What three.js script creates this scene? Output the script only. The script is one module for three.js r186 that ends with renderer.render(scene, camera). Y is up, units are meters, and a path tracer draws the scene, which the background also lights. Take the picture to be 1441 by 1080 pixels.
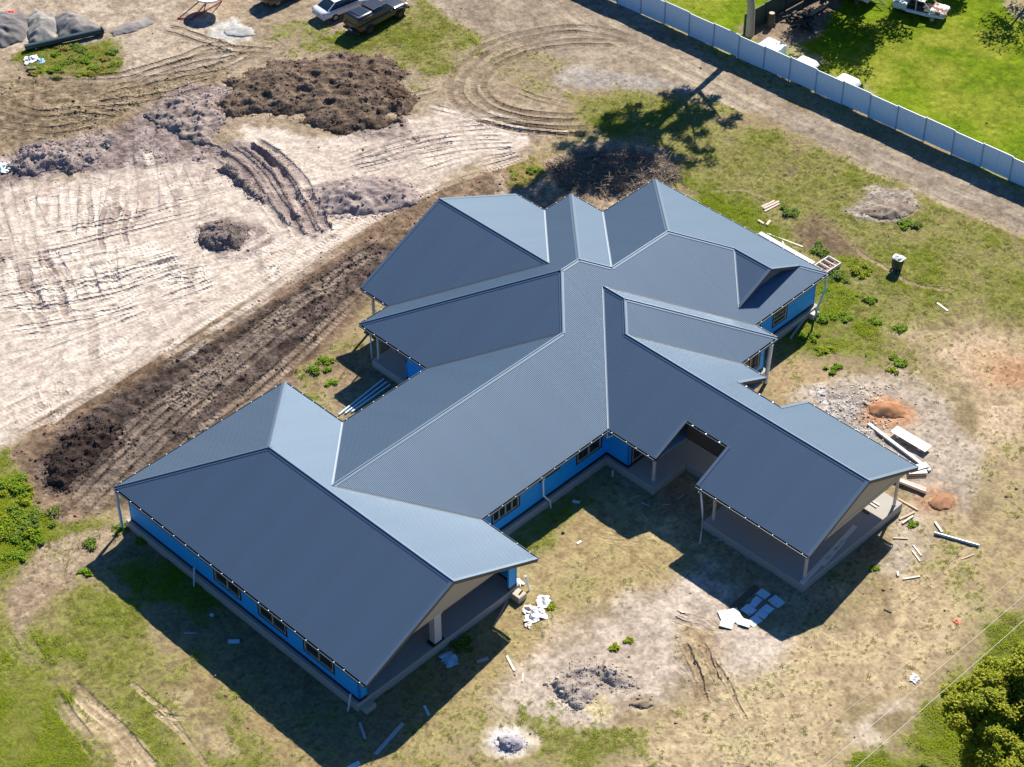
import * as THREE from 'three';
import { mergeGeometries } from 'three/addons/utils/BufferGeometryUtils.js';
import { RoundedBoxGeometry } from 'three/addons/geometries/RoundedBoxGeometry.js';

// ───────── camera, sky, sun, exposure ─────────
const scene = new THREE.Scene();
const PITCH = 40.96 * Math.PI / 180, FOCAL = 2980, DIST = 131;
const CAMY = DIST * Math.sin(PITCH), CAMZ = DIST * Math.cos(PITCH);
const camera = new THREE.PerspectiveCamera(2 * Math.atan(540 / FOCAL) * 180 / Math.PI, 1024 / 767, 1, 4000);
camera.position.set(0, CAMY, CAMZ);
camera.lookAt(0, 0, 0);

const SUN = new THREE.Vector3(0.485, 1, -1.01).normalize();
{ // clear deep-blue daylight sky: air only
  const w = 512, h = 256, d = new Float32Array(w * h * 4), v = new THREE.Vector3();
  for (let j = 0; j < h; j++) for (let i = 0; i < w; i++) {
    const lat = (j + .5) / h * Math.PI - Math.PI / 2, lon = (i + .5) / w * 2 * Math.PI - Math.PI;
    v.set(Math.cos(lat) * Math.cos(lon), Math.sin(lat), Math.cos(lat) * Math.sin(lon));
    const el = Math.max(0, v.y), c = Math.max(0, v.dot(SUN));
    const hz = Math.pow(1 - el, 4), glow = .55 * Math.pow(c, 8) + 1.2 * Math.pow(c, 60);
    const o = (j * w + i) * 4;
    d[o] = .035 + .62 * hz + glow * .9; d[o + 1] = .28 + .76 * hz + glow * .88; d[o + 2] = .92 + .5 * hz + glow * .75; d[o + 3] = 1;
    if (v.y < 0) { d[o] = .2; d[o + 1] = .19; d[o + 2] = .15; }
  }
  const t = new THREE.DataTexture(d, w, h, THREE.RGBAFormat, THREE.FloatType);
  t.mapping = THREE.EquirectangularReflectionMapping; t.magFilter = t.minFilter = THREE.LinearFilter; t.needsUpdate = true;
  scene.background = t; scene.environment = t;
  scene.backgroundIntensity = scene.environmentIntensity = 0.23;
}
const sun = new THREE.DirectionalLight(new THREE.Color(1, .945, .84), 5);
sun.position.copy(SUN).multiplyScalar(150); sun.castShadow = true; sun.shadow.mapSize.set(4096, 4096);
Object.assign(sun.shadow.camera, { left: -70, right: 70, top: 70, bottom: -70, near: 1, far: 400 });
scene.add(sun, sun.target);
const renderer = new THREE.WebGLRenderer({ antialias: true });
renderer.toneMapping = THREE.LinearToneMapping;
renderer.toneMappingExposure = 1.76;
renderer.shadowMap.enabled = true;

// ───────── helpers ─────────
let seed = 20240611;
const rnd = () => { seed = (seed + 0x6D2B79F5) | 0; let t = Math.imul(seed ^ seed >>> 15, 1 | seed); t = t + Math.imul(t ^ t >>> 7, 61 | t) ^ t; return ((t ^ t >>> 14) >>> 0) / 4294967296; };
const rr = (a, b) => a + (b - a) * rnd();
const clamp = (x, a = 0, b = 1) => x < a ? a : x > b ? b : x;
const sm = (a, b, x) => { x = clamp((x - a) / (b - a)); return x * x * (3 - 2 * x); };
const lerp = (a, b, t) => a + (b - a) * t;
// photo pixel (1441 x 1080) on the horizontal plane at height h
function G(px, py, h = 0) {
  const X = (px - 720.5) / FOCAL, Y = (py - 540) / FOCAL, s = Math.sin(PITCH), c = Math.cos(PITCH);
  const dx = X, dy = -s - Y * c, dz = -c + Y * s, t = (h - CAMY) / dy;
  return new THREE.Vector3(dx * t, h, CAMZ + dz * t);
}
const taken = {};
function numbered(n) { const k = taken[n] = (taken[n] ?? -1) + 1; return k ? n + '_' + String(k).padStart(3, '0') : n; }
const shade = o => { o.castShadow = o.receiveShadow = true; return o; };
function mesh(name, geo, mat, parent) { const m = shade(new THREE.Mesh(Array.isArray(geo) ? mergeG(geo) : geo, mat)); m.name = parent ? name : numbered(name); (parent || scene).add(m); return m; }
function mergeG(list) { const l = list.map(g => { const n = g.index ? g.toNonIndexed() : g; for (const k of Object.keys(n.attributes)) if (k !== 'position' && k !== 'normal' && k !== 'color') n.deleteAttribute(k); return n; }); return l.length > 1 ? mergeGeometries(l) : l[0]; }
function tag(o, label, category, group, kind) { if (label) o.userData.label = label; if (category) o.userData.category = category; if (group) o.userData.group = group; if (kind) o.userData.kind = kind; return o; }
function thing(name, label, category, pos, turn = 0, group) { const o = new THREE.Group(); o.name = numbered(name); scene.add(o); o.position.copy(pos || new THREE.Vector3()); o.rotation.y = turn; return tag(o, label, category, group); }
function sub(name, parent) { const g = new THREE.Group(); g.name = name; parent.add(g); return g; }
const lin = (r, g, b) => new THREE.Color().setRGB(r, g, b);
const M = (c, roughness = .8, o = {}) => new THREE.MeshStandardMaterial({ color: Array.isArray(c) ? lin(...c) : new THREE.Color(c), roughness, ...o });
function box(w, h, d, x = 0, y = 0, z = 0, ry = 0, rx = 0, rz = 0) { const g = new THREE.BoxGeometry(w, h, d); if (rx) g.rotateX(rx); if (rz) g.rotateZ(rz); if (ry) g.rotateY(ry); return g.translate(x, y, z); }
function rbox(w, h, d, r, x = 0, y = 0, z = 0) { return new RoundedBoxGeometry(w, h, d, 2, r).translate(x, y, z); }
function bar(a, b, r, seg = 6, r2 = r) { // tapered round bar
  const A = a.isVector3 ? a : new THREE.Vector3(...a), B = b.isVector3 ? b : new THREE.Vector3(...b), d = B.clone().sub(A), L = d.length();
  const g = new THREE.CylinderGeometry(r2, r, L, seg); g.translate(0, L / 2, 0);
  g.applyQuaternion(new THREE.Quaternion().setFromUnitVectors(new THREE.Vector3(0, 1, 0), d.normalize())); return g.translate(A.x, A.y, A.z);
}
function beam(a, b, w, h) { // rectangular beam from a to b, h is upright
  const A = a.isVector3 ? a : new THREE.Vector3(...a), B = b.isVector3 ? b : new THREE.Vector3(...b), d = B.clone().sub(A), L = d.length();
  const g = new THREE.BoxGeometry(w, h, L), m = new THREE.Matrix4().lookAt(B, A, new THREE.Vector3(0, 1, 0)); g.applyMatrix4(m);
  return g.translate((A.x + B.x) / 2, (A.y + B.y) / 2, (A.z + B.z) / 2);
}

// ───────── value noise ─────────
const LAT = 512, lat = new Float32Array(LAT * LAT); for (let i = 0; i < lat.length; i++) lat[i] = rnd();
function vn(x, y) {
  const xi = Math.floor(x), yi = Math.floor(y); let fx = x - xi, fy = y - yi; fx = fx * fx * (3 - 2 * fx); fy = fy * fy * (3 - 2 * fy);
  const a = (yi & 511) << 9, b = ((yi + 1) & 511) << 9, c = xi & 511, d = (xi + 1) & 511;
  const p = lat[a + c], q = lat[a + d], r = lat[b + c], s = lat[b + d];
  return p + (q - p) * fx + (r - p + (p - q - r + s) * fx) * fy;
}
function fbm(x, y, o) { let s = 0, a = .5, n = 0; for (let i = 0; i < o; i++) { s += a * vn(x, y); n += a; a *= .5; const t = x * 1.6 + y * 1.2 + 17.3; y = y * 1.6 - x * 1.2 + 9.1; x = t; } return s / n; }

// ───────── the ground: fields on a 2048 grid ─────────
const N = 2048, X0 = -44, Z0 = -54, SPAN = 88, CELL = SPAN / N;
const fR = new Float32Array(N * N), fG = new Float32Array(N * N), fB = new Float32Array(N * N), fA = new Float32Array(N * N), fD = new Float32Array(N * N), fV = new Float32Array(N * N), fH = new Float32Array(N * N);
const n1 = new Float32Array(N * N), n2 = new Float32Array(N * N), n3 = new Float32Array(N * N);
for (let j = 0; j < N; j++) for (let i = 0; i < N; i++) {
  const x = i * CELL, z = j * CELL, k = j * N + i;
  n1[k] = fbm(x / .42, z / .42, 3); n2[k] = fbm(x / 2.3 + 40, z / 2.3 + 11, 4); n3[k] = fbm(x / 9 + 80, z / 9 + 50, 3);
}
const BASE = { c0: [.21, .158, .09], c1: [.37, .29, .175] };
for (let k = 0; k < N * N; k++) {
  const t = clamp(n2[k] * 1.7 - .35); fR[k] = lerp(BASE.c0[0], BASE.c1[0], t); fG[k] = lerp(BASE.c0[1], BASE.c1[1], t); fB[k] = lerp(BASE.c0[2], BASE.c1[2], t);
  fA[k] = .03; fD[k] = .45; fV[k] = .35;
}
function layer({ p, soft = .5, warp = 1.2, c0, c1, rough, grass, green, op = 1, h = 0 }) {
  const w = p.map(q => G(q[0], q[1])), m = w.length; let ax = 1e9, bx = -1e9, az = 1e9, bz = -1e9;
  for (const q of w) { ax = Math.min(ax, q.x); bx = Math.max(bx, q.x); az = Math.min(az, q.z); bz = Math.max(bz, q.z); }
  const pad = soft + warp + .5, S = 4, gn = N / S, sc = CELL * S;
  const i0 = Math.max(0, Math.floor((ax - pad - X0) / sc)), i1 = Math.min(gn - 1, Math.ceil((bx + pad - X0) / sc)), j0 = Math.max(0, Math.floor((az - pad - Z0) / sc)), j1 = Math.min(gn - 1, Math.ceil((bz + pad - Z0) / sc));
  const sw = i1 - i0 + 2, sd = new Float32Array(sw * (j1 - j0 + 2));
  for (let j = j0; j <= j1 + 1; j++) for (let i = i0; i <= i1 + 1; i++) {
    const x = X0 + i * sc, z = Z0 + j * sc; let ins = false, best = 1e9;
    for (let a = 0, b = m - 1; a < m; b = a++) {
      const A = w[a], B = w[b];
      if ((A.z > z) !== (B.z > z) && x < (B.x - A.x) * (z - A.z) / (B.z - A.z) + A.x) ins = !ins;
      const ex = B.x - A.x, ez = B.z - A.z, t = clamp(((x - A.x) * ex + (z - A.z) * ez) / (ex * ex + ez * ez)), dx = A.x + ex * t - x, dz = A.z + ez * t - z;
      const q = dx * dx + dz * dz; if (q < best) best = q;
    }
    sd[(j - j0) * sw + i - i0] = Math.sqrt(best) * (ins ? 1 : -1);
  }
  for (let j = j0 * S; j < Math.min(N, (j1 + 1) * S); j++) for (let i = i0 * S; i < Math.min(N, (i1 + 1) * S); i++) {
    const u = i / S - i0, v = j / S - j0, ui = u | 0, vi = v | 0, fu = u - ui, fv = v - vi, o = vi * sw + ui;
    const k = j * N + i, d = lerp(lerp(sd[o], sd[o + 1], fu), lerp(sd[o + sw], sd[o + sw + 1], fu), fv) + (n2[k] - .5) * 2.2 * warp + (n1[k] - .5) * .9 * soft;
    if (d < -soft) continue;
    const f = sm(-soft, soft, d) * op;
    if (c0) { const t = clamp((n2[k] * .55 + n1[k] * .45) * 2.2 - .6); fR[k] = lerp(fR[k], lerp(c0[0], c1[0], t), f); fG[k] = lerp(fG[k], lerp(c0[1], c1[1], t), f); fB[k] = lerp(fB[k], lerp(c0[2], c1[2], t), f); }
    if (rough !== undefined) fA[k] = lerp(fA[k], rough, f);
    if (grass !== undefined) fD[k] = lerp(fD[k], grass, f);
    if (green !== undefined) fV[k] = lerp(fV[k], green, f);
    if (h) fH[k] += h * f;
  }
}
const blob = (x, y, rx, ry = rx * .62, n = 12) => Array.from({ length: n }, (_, i) => [x + rx * Math.cos(i / n * 6.283), y + ry * Math.sin(i / n * 6.283)]);
const C = {
  dirt0: [.21, .16, .11], dirt1: [.35, .275, .195], sand0: [.4, .33, .278], sand1: [.52, .445, .378], lil0: [.16, .122, .112], lil1: [.3, .24, .22],
  soil0: [.024, .017, .014], soil1: [.072, .05, .039], brown0: [.085, .055, .036], brown1: [.19, .128, .082], tan0: [.27, .2, .12], tan1: [.45, .35, .215],
  gry0: [.2, .165, .135], gry1: [.36, .305, .255], org0: [.26, .1, .04], org1: [.42, .175, .075], lawn0: [.085, .135, .003], lawn1: [.15, .205, .005], pad0: [.32, .255, .2], pad1: [.46, .385, .315],
};
// whole regions
layer({ p: [[-300, -300], [700, -300], [860, 20], [810, 130], [770, 210], [650, 250], [500, 340], [330, 460], [0, 650], [-300, 720]], soft: 1, warp: 2, c0: C.dirt0, c1: C.dirt1, grass: .04, green: .4, rough: .04 });
layer({ p: [[0, -60], [230, -60], [300, 10], [330, 110], [200, 120], [0, 60]], c0: [.26, .2, .15], c1: [.42, .345, .27], grass: .02, rough: .05, op: .8 });
layer({ p: [[-80, 110], [60, 105], [190, 120], [300, 95], [330, 112], [240, 160], [120, 205], [-80, 225]], c0: [.13, .095, .06], c1: [.29, .22, .145], rough: .1, grass: .05, soft: 1 });
layer({ p: [[475, 70], [520, 40], [575, 5], [650, -20], [690, 25], [660, 60], [640, 95], [600, 108], [545, 95]], soft: 1.2, warp: 2, c0: [.17, .14, .07], c1: [.27, .215, .12], grass: .8, green: .42 });
layer({ p: [[352, 30], [420, 22], [480, 50], [450, 75], [400, 72]], soft: 1, warp: 1.8, grass: .65, green: .62 });
layer({ p: [[600, -100], [740, -60], [780, 30], [720, 60], [660, 30]], soft: 1.5, warp: 2, grass: .25, green: .3 });
layer({ p: [[690, 92], [750, 75], [835, 88], [820, 122], [740, 135], [700, 120]], soft: 1, warp: 2, grass: .45, green: .4, c0: [.19, .145, .09], c1: [.3, .235, .15], op: .8 });
layer({ p: [[780, 108], [850, 85], [930, 92], [985, 130], [900, 135], [800, 128]], soft: .8, warp: 1.5, c0: [.22, .19, .17], c1: [.33, .29, .25], grass: .03 });
layer({ p: [[800, 135], [870, 122], [960, 138], [1010, 165], [1040, 220], [1000, 275], [950, 250], [900, 200], [830, 180]], soft: .8, warp: 1.6, grass: .85, green: .5, c0: [.15, .12, .06], c1: [.25, .2, .11] });
// right field
layer({ p: [[960, 150], [1120, 185], [1250, 245], [1500, 355], [1500, 560], [1300, 520], [1200, 500], [1080, 520], [1000, 330], [940, 260]], soft: 1.2, warp: 2, grass: .72, green: .45, c0: [.14, .105, .055], c1: [.27, .205, .12] });
layer({ p: [[960, 250], [1040, 275], [1100, 320], [1070, 350], [980, 300]], soft: 1, warp: 1.5, grass: .85, green: .75 });
layer({ p: [[1110, 320], [1150, 300], [1215, 345], [1200, 370], [1130, 355]], soft: .8, warp: 1.5, grass: .2, c0: C.brown0, c1: C.brown1, op: .8 });
layer({ p: [[1070, 205], [1130, 205], [1150, 235], [1110, 260], [1080, 235]], soft: 1, warp: 1.6, grass: .4, c0: C.brown0, c1: C.brown1, op: .6 });
layer({ p: [[1195, 295], [1225, 266], [1288, 265], [1295, 295], [1262, 314], [1212, 310]], soft: .5, warp: 1.2, grass: .05, c0: C.gry0, c1: C.gry1, rough: .09 });
layer({ p: [[1150, 350], [1200, 385], [1210, 450], [1260, 500], [1230, 525], [1130, 500], [1095, 470], [1150, 420]], soft: 1, warp: 2, grass: .85, green: .8 });
layer({ p: [[1280, 300], [1441, 360], [1441, 440], [1330, 420]], soft: 1.5, warp: 2.5, grass: .75, green: .5 });
layer({ p: [[1060, 520], [1120, 500], [1190, 520], [1160, 560], [1090, 565]], soft: .8, warp: 1.4, grass: .3, green: .5, c0: C.tan0, c1: [.38, .27, .15] });
layer({ p: [[1260, 470], [1360, 440], [1500, 470], [1500, 800], [1400, 760], [1390, 640], [1330, 550]], soft: 1.5, warp: 2.5, grass: .36, green: .3, c0: [.27, .2, .12], c1: [.42, .325, .2] });
layer({ p: [[1330, 500], [1400, 470], [1441, 500], [1441, 600], [1380, 620], [1360, 560]], soft: 1, warp: 2, grass: .12, c0: [.36, .26, .165], c1: [.48, .37, .25] });
layer({ p: [[1110, 560], [1180, 530], [1260, 520], [1340, 560], [1372, 620], [1375, 720], [1350, 790], [1290, 830], [1230, 800], [1280, 700], [1200, 620]], soft: .8, warp: 1.2, grass: .06, green: .4, c0: [.28, .225, .175], c1: [.42, .35, .28], rough: .03 });
layer({ p: [[1150, 548], [1190, 540], [1225, 570], [1235, 610], [1220, 640], [1180, 600]], soft: .6, warp: 1, c0: [.22, .185, .165], c1: [.4, .36, .33], rough: .12, grass: .02 });
layer({ p: blob(1252, 582, 42, 22), soft: .6, warp: .8, c0: [.3, .15, .08], c1: [.42, .24, .14], grass: 0 });
layer({ p: blob(1318, 706, 34, 22), soft: .7, warp: .8, c0: [.3, .155, .085], c1: [.42, .25, .15], grass: 0 });
layer({ p: blob(1428, 526, 26, 20), soft: .7, warp: .8, c0: [.28, .13, .07], c1: [.4, .22, .13], grass: .05 });
layer({ p: blob(1410, 522, 50, 34), soft: 1.2, warp: 1.5, c0: [.3, .18, .1], c1: [.42, .27, .16], grass: .05, op: .6 });
layer({ p: [[1300, 700], [1380, 720], [1441, 640], [1500, 640], [1500, 860], [1400, 860], [1330, 900], [1260, 880], [1290, 800]], soft: 1.2, warp: 2.4, grass: .42, green: .42, c0: [.26, .195, .11], c1: [.41, .32, .195] });
layer({ p: [[1060, 930], [1180, 880], [1280, 810], [1330, 850], [1350, 900], [1290, 990], [1200, 1000], [1120, 1120], [850, 1120], [960, 990]], soft: 1.2, warp: 2, grass: .2, green: .28, c0: C.tan0, c1: C.tan1, rough: .035 });
layer({ p: [[1185, 1020], [1240, 985], [1285, 980], [1290, 1000], [1240, 1020], [1255, 1050], [1220, 1050]], soft: .5, warp: 1, grass: .01, c0: [.38, .31, .23], c1: [.48, .4, .31], rough: .02 });
layer({ p: [[1190, 1120], [1260, 1040], [1330, 965], [1390, 900], [1441, 855], [1560, 800], [1560, 1120]], soft: .8, warp: 1.6, grass: 1, green: .72, c0: [.12, .12, .035], c1: [.19, .18, .06] });
layer({ p: [[500, -200], [760, -120], [860, -10], [1000, 88], [1200, 180], [1500, 300], [1500, 355], [1330, 285], [1180, 212], [1040, 150], [960, 118], [860, 100], [760, 70], [660, 40], [560, -30]], soft: .5, warp: .8, c0: [.19, .15, .112], c1: [.31, .25, .185], grass: 0, rough: .022 });
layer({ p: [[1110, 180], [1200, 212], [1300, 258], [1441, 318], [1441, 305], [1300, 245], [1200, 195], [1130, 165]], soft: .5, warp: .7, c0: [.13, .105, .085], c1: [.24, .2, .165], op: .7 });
// middle and bottom
layer({ p: [[735, 755], [850, 670], [900, 700], [1000, 790], [960, 830], [880, 835], [800, 870], [770, 930], [700, 950], [600, 1060], [520, 1060], [700, 860]], soft: .8, warp: 1.4, grass: .5, green: .18, c0: [.25, .18, .09], c1: [.43, .335, .19] });
layer({ p: [[735, 745], [800, 700], [830, 705], [790, 770], [750, 800], [735, 780]], soft: .8, warp: 1.2, grass: .85, green: .6 });
layer({ p: [[880, 620], [990, 690], [1000, 720], [1100, 800], [1180, 840], [1080, 880], [960, 790], [880, 700]], soft: 1, warp: 1.5, grass: .05, rough: .05 });
layer({ p: [[700, 975], [760, 905], [830, 860], [900, 830], [985, 805], [1060, 870], [1095, 905], [1075, 945], [1000, 960], [950, 990], [880, 1010], [840, 1030], [770, 1020], [720, 1000]], soft: 1, warp: 1.7, grass: .02, c0: C.pad0, c1: C.pad1, rough: .04 });
layer({ p: [[960, 880], [1020, 870], [1010, 930], [1030, 985], [980, 980], [950, 920]], soft: .6, warp: 1, grass: .1, c0: [.22, .155, .09], c1: [.36, .28, .18], rough: .06 });
layer({ p: [[815, 985], [845, 975], [868, 1000], [850, 1015], [835, 1005]], soft: .25, warp: .5, c0: [.36, .28, .15], c1: [.46, .38, .24], grass: 0 });
layer({ p: [[880, 1000], [980, 985], [1100, 960], [1120, 1100], [900, 1100]], soft: 1, warp: 2, grass: .3, green: .25, c0: [.3, .225, .13], c1: [.46, .365, .235], rough: .05 });
layer({ p: [[740, 1010], [830, 1035], [960, 1000], [900, 1060], [780, 1090], [720, 1080]], soft: 1, warp: 1.5, grass: .75, green: .45 });
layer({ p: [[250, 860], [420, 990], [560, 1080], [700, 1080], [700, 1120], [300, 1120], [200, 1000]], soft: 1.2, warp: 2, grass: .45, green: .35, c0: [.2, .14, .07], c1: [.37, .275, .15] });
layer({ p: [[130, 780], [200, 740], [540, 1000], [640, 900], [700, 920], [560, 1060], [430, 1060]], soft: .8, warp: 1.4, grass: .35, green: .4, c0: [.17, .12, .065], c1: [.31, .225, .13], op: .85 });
layer({ p: [[190, 760], [240, 790], [300, 850], [260, 880], [150, 800]], soft: .8, warp: 1.4, grass: .9, green: .7 });
layer({ p: [[-200, 630], [20, 640], [80, 720], [170, 735], [120, 800], [300, 960], [430, 1120], [-200, 1120]], soft: 1, warp: 1.8, grass: .72, green: .5, c0: [.17, .13, .065], c1: [.3, .235, .13] });
layer({ p: [[-200, 870], [40, 870], [80, 930], [110, 1020], [170, 1120], [-200, 1120]], soft: 1, warp: 1.6, grass: 1, green: .72, c0: [.12, .12, .03], c1: [.17, .17, .05] });
layer({ p: [[0, 650], [60, 660], [90, 720], [60, 770], [0, 800], [-60, 720]], soft: .8, warp: 1.4, grass: .9, green: .8 });
layer({ p: [[0, 840], [60, 770], [160, 740], [170, 760], [80, 830], [30, 900], [10, 900]], soft: .5, warp: 1, grass: .15, c0: [.2, .145, .095], c1: [.34, .26, .18], rough: .05 });
layer({ p: [[110, 990], [160, 1010], [215, 1090], [170, 1090], [120, 1020]], soft: .5, warp: 1, grass: .2, c0: C.tan0, c1: C.tan1 });
layer({ p: [[225, 965], [290, 960], [330, 1060], [270, 1060]], soft: .8, warp: 1.6, grass: .2, c0: C.tan0, c1: C.tan1, op: .8 });
layer({ p: blob(718, 1047, 38, 24), soft: .35, warp: .7, grass: 0, c0: [.36, .3, .21], c1: [.5, .44, .34], rough: .03 });
layer({ p: blob(715, 1046, 27, 17), soft: .3, warp: .4, grass: 0, c0: [.36, .34, .33], c1: [.54, .52, .5], rough: .05 });
// sand flat and worked soil, upper left
layer({ p: [[-200, 250], [90, 252], [170, 222], [230, 205], [330, 205], [345, 175], [450, 195], [560, 172], [640, 145], [720, 165], [745, 200], [640, 248], [540, 310], [440, 372], [330, 440], [170, 535], [0, 625], [-200, 740]], soft: .6, warp: 1, c0: C.sand0, c1: C.sand1, grass: 0, rough: .035 });
layer({ p: [[-100, 250], [40, 255], [250, 240], [330, 235], [300, 280], [150, 310], [-100, 340]], soft: 1.6, warp: 2, c0: [.3, .235, .2], c1: [.44, .36, .31], op: .85 });
layer({ p: [[0, 232], [60, 205], [140, 190], [200, 158], [270, 118], [330, 128], [330, 165], [300, 205], [320, 222], [240, 230], [170, 245], [90, 252], [0, 268], [-80, 262]], soft: .5, warp: 1.1, c0: C.lil0, c1: C.lil1, rough: .13, grass: 0 });
layer({ p: [[300, 205], [340, 195], [390, 220], [425, 255], [450, 300], [475, 335], [440, 337], [405, 312], [375, 285], [330, 250]], soft: .4, warp: .8, c0: C.lil0, c1: C.lil1, rough: .09, grass: 0 });
layer({ p: [[425, 262], [500, 248], [560, 245], [592, 275], [568, 298], [500, 306], [445, 302]], soft: .4, warp: .8, c0: [.2, .155, .145], c1: [.33, .27, .25], rough: .1, grass: 0 });
layer({ p: [[480, 225], [540, 195], [600, 190], [640, 200], [560, 228], [510, 240]], soft: .5, warp: 1, c0: [.26, .205, .18], c1: [.42, .35, .3], rough: .07 });
layer({ p: blob(322, 335, 58, 32), soft: .5, warp: 1, c0: [.15, .115, .105], c1: [.32, .25, .225], rough: .06 });
layer({ p: [[500, 170], [570, 165], [590, 200], [540, 200], [490, 195]], soft: .5, warp: 1, c0: C.lil0, c1: [.36, .29, .25], rough: .08 });
layer({ p: [[15, 640], [60, 590], [190, 510], [330, 435], [440, 365], [560, 298], [640, 255], [700, 240], [735, 262], [740, 310], [640, 310], [520, 430], [420, 540], [180, 715], [90, 735], [40, 700]], soft: .5, warp: .7, c0: C.brown0, c1: [.23, .16, .108], grass: .03, green: .5, rough: .08 });
layer({ p: [[50, 650], [85, 610], [200, 530], [330, 462], [440, 392], [520, 345], [560, 350], [500, 420], [380, 530], [250, 630], [150, 690], [70, 690]], soft: .5, warp: .7, c0: C.soil0, c1: [.115, .085, .072], grass: 0, rough: .15 });
layer({ p: [[700, 255], [770, 225], [850, 200], [940, 205], [965, 225], [940, 255], [880, 300], [800, 300], [720, 300]], soft: .5, warp: 1.2, c0: C.dirt0, c1: C.dirt1, grass: .02, rough: .1 });
layer({ p: [[730, 285], [800, 275], [880, 270], [890, 300], [820, 310]], soft: .6, warp: 1, c0: [.18, .125, .08], c1: [.32, .24, .16], grass: .02, rough: .06 });
layer({ p: [[720, 235], [755, 222], [775, 240], [750, 262], [715, 262]], soft: .4, warp: .8, grass: .55, green: .6, c0: [.2, .12, .06], c1: [.33, .22, .12] });
layer({ p: [[410, 515], [470, 490], [500, 470], [515, 490], [480, 530], [440, 555]], soft: .5, warp: 1, grass: .55, green: .75, c0: [.19, .13, .07], c1: [.32, .24, .14] });
layer({ p: [[430, 520], [500, 480], [560, 540], [490, 600]], soft: .5, warp: .8, grass: .1, c0: [.16, .11, .07], c1: [.28, .2, .13], op: .7 });
// weeds patch by the culvert pipe, slurry patch
layer({ p: [[15, 85], [70, 62], [150, 55], [170, 75], [165, 105], [100, 112], [40, 105]], soft: .5, warp: 1, grass: .95, green: .55, c0: [.1, .08, .035], c1: [.19, .15, .07] });
layer({ p: [[300, 40], [330, 25], [355, 42], [352, 56], [320, 58], [295, 50]], soft: .3, warp: .6, c0: [.33, .31, .28], c1: [.48, .46, .42], grass: 0, rough: .02 });
// neighbour's mown lawn and its bare corner
const FA = G(960 + 131 / 3, 197 / 3), FB = G(960 + 1288 / 3, 720 / 3), FD = FB.clone().sub(FA).normalize(), FN = new THREE.Vector3(FD.z, 0, -FD.x);
const inv = v => { const q = v.clone().project(camera); return [(q.x + 1) / 2 * 1441, (1 - q.y) / 2 * 1080]; };
camera.updateMatrixWorld(); camera.updateProjectionMatrix();
{ const o = (s, n) => inv(FA.clone().addScaledVector(FD, s).addScaledVector(FN, n));
  layer({ p: [o(-40, .12), o(60, .12), o(60, 45), o(-40, 45)], soft: .12, warp: .15, c0: C.lawn0, c1: C.lawn1, grass: 0, green: 1, rough: .012 }); }
for (const [x, y, a, b] of [[1310, 100, 60, 30], [1400, 150, 70, 40], [1250, 60, 40, 20], [1380, 60, 50, 22], [1200, 110, 40, 20], [990, -10, 60, 20]]) layer({ p: blob(x, y, a, b), soft: 1.6, warp: 3, c0: [.13, .145, .012], c1: [.22, .225, .03], op: .6 });
layer({ p: [[1040, 40], [1090, 15], [1130, -20], [1190, -40], [1170, 30], [1150, 55], [1110, 60], [1075, 62]], soft: .5, warp: 1, c0: [.13, .09, .06], c1: [.24, .18, .13], rough: .03 });
layer({ p: [[1095, 55], [1125, 65], [1160, 90], [1120, 85]], soft: .4, warp: .7, c0: C.dirt0, c1: C.dirt1, op: .6 });
layer({ p: [[1380, -30], [1460, -10], [1460, 30], [1420, 20]], soft: .5, warp: 1, c0: C.tan0, c1: C.dirt1, op: .8 });
layer({ p: [[1165, 105], [1215, 120], [1225, 130], [1200, 128]], soft: .4, warp: .7, c0: C.dirt0, c1: C.dirt1, op: .6 });

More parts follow.
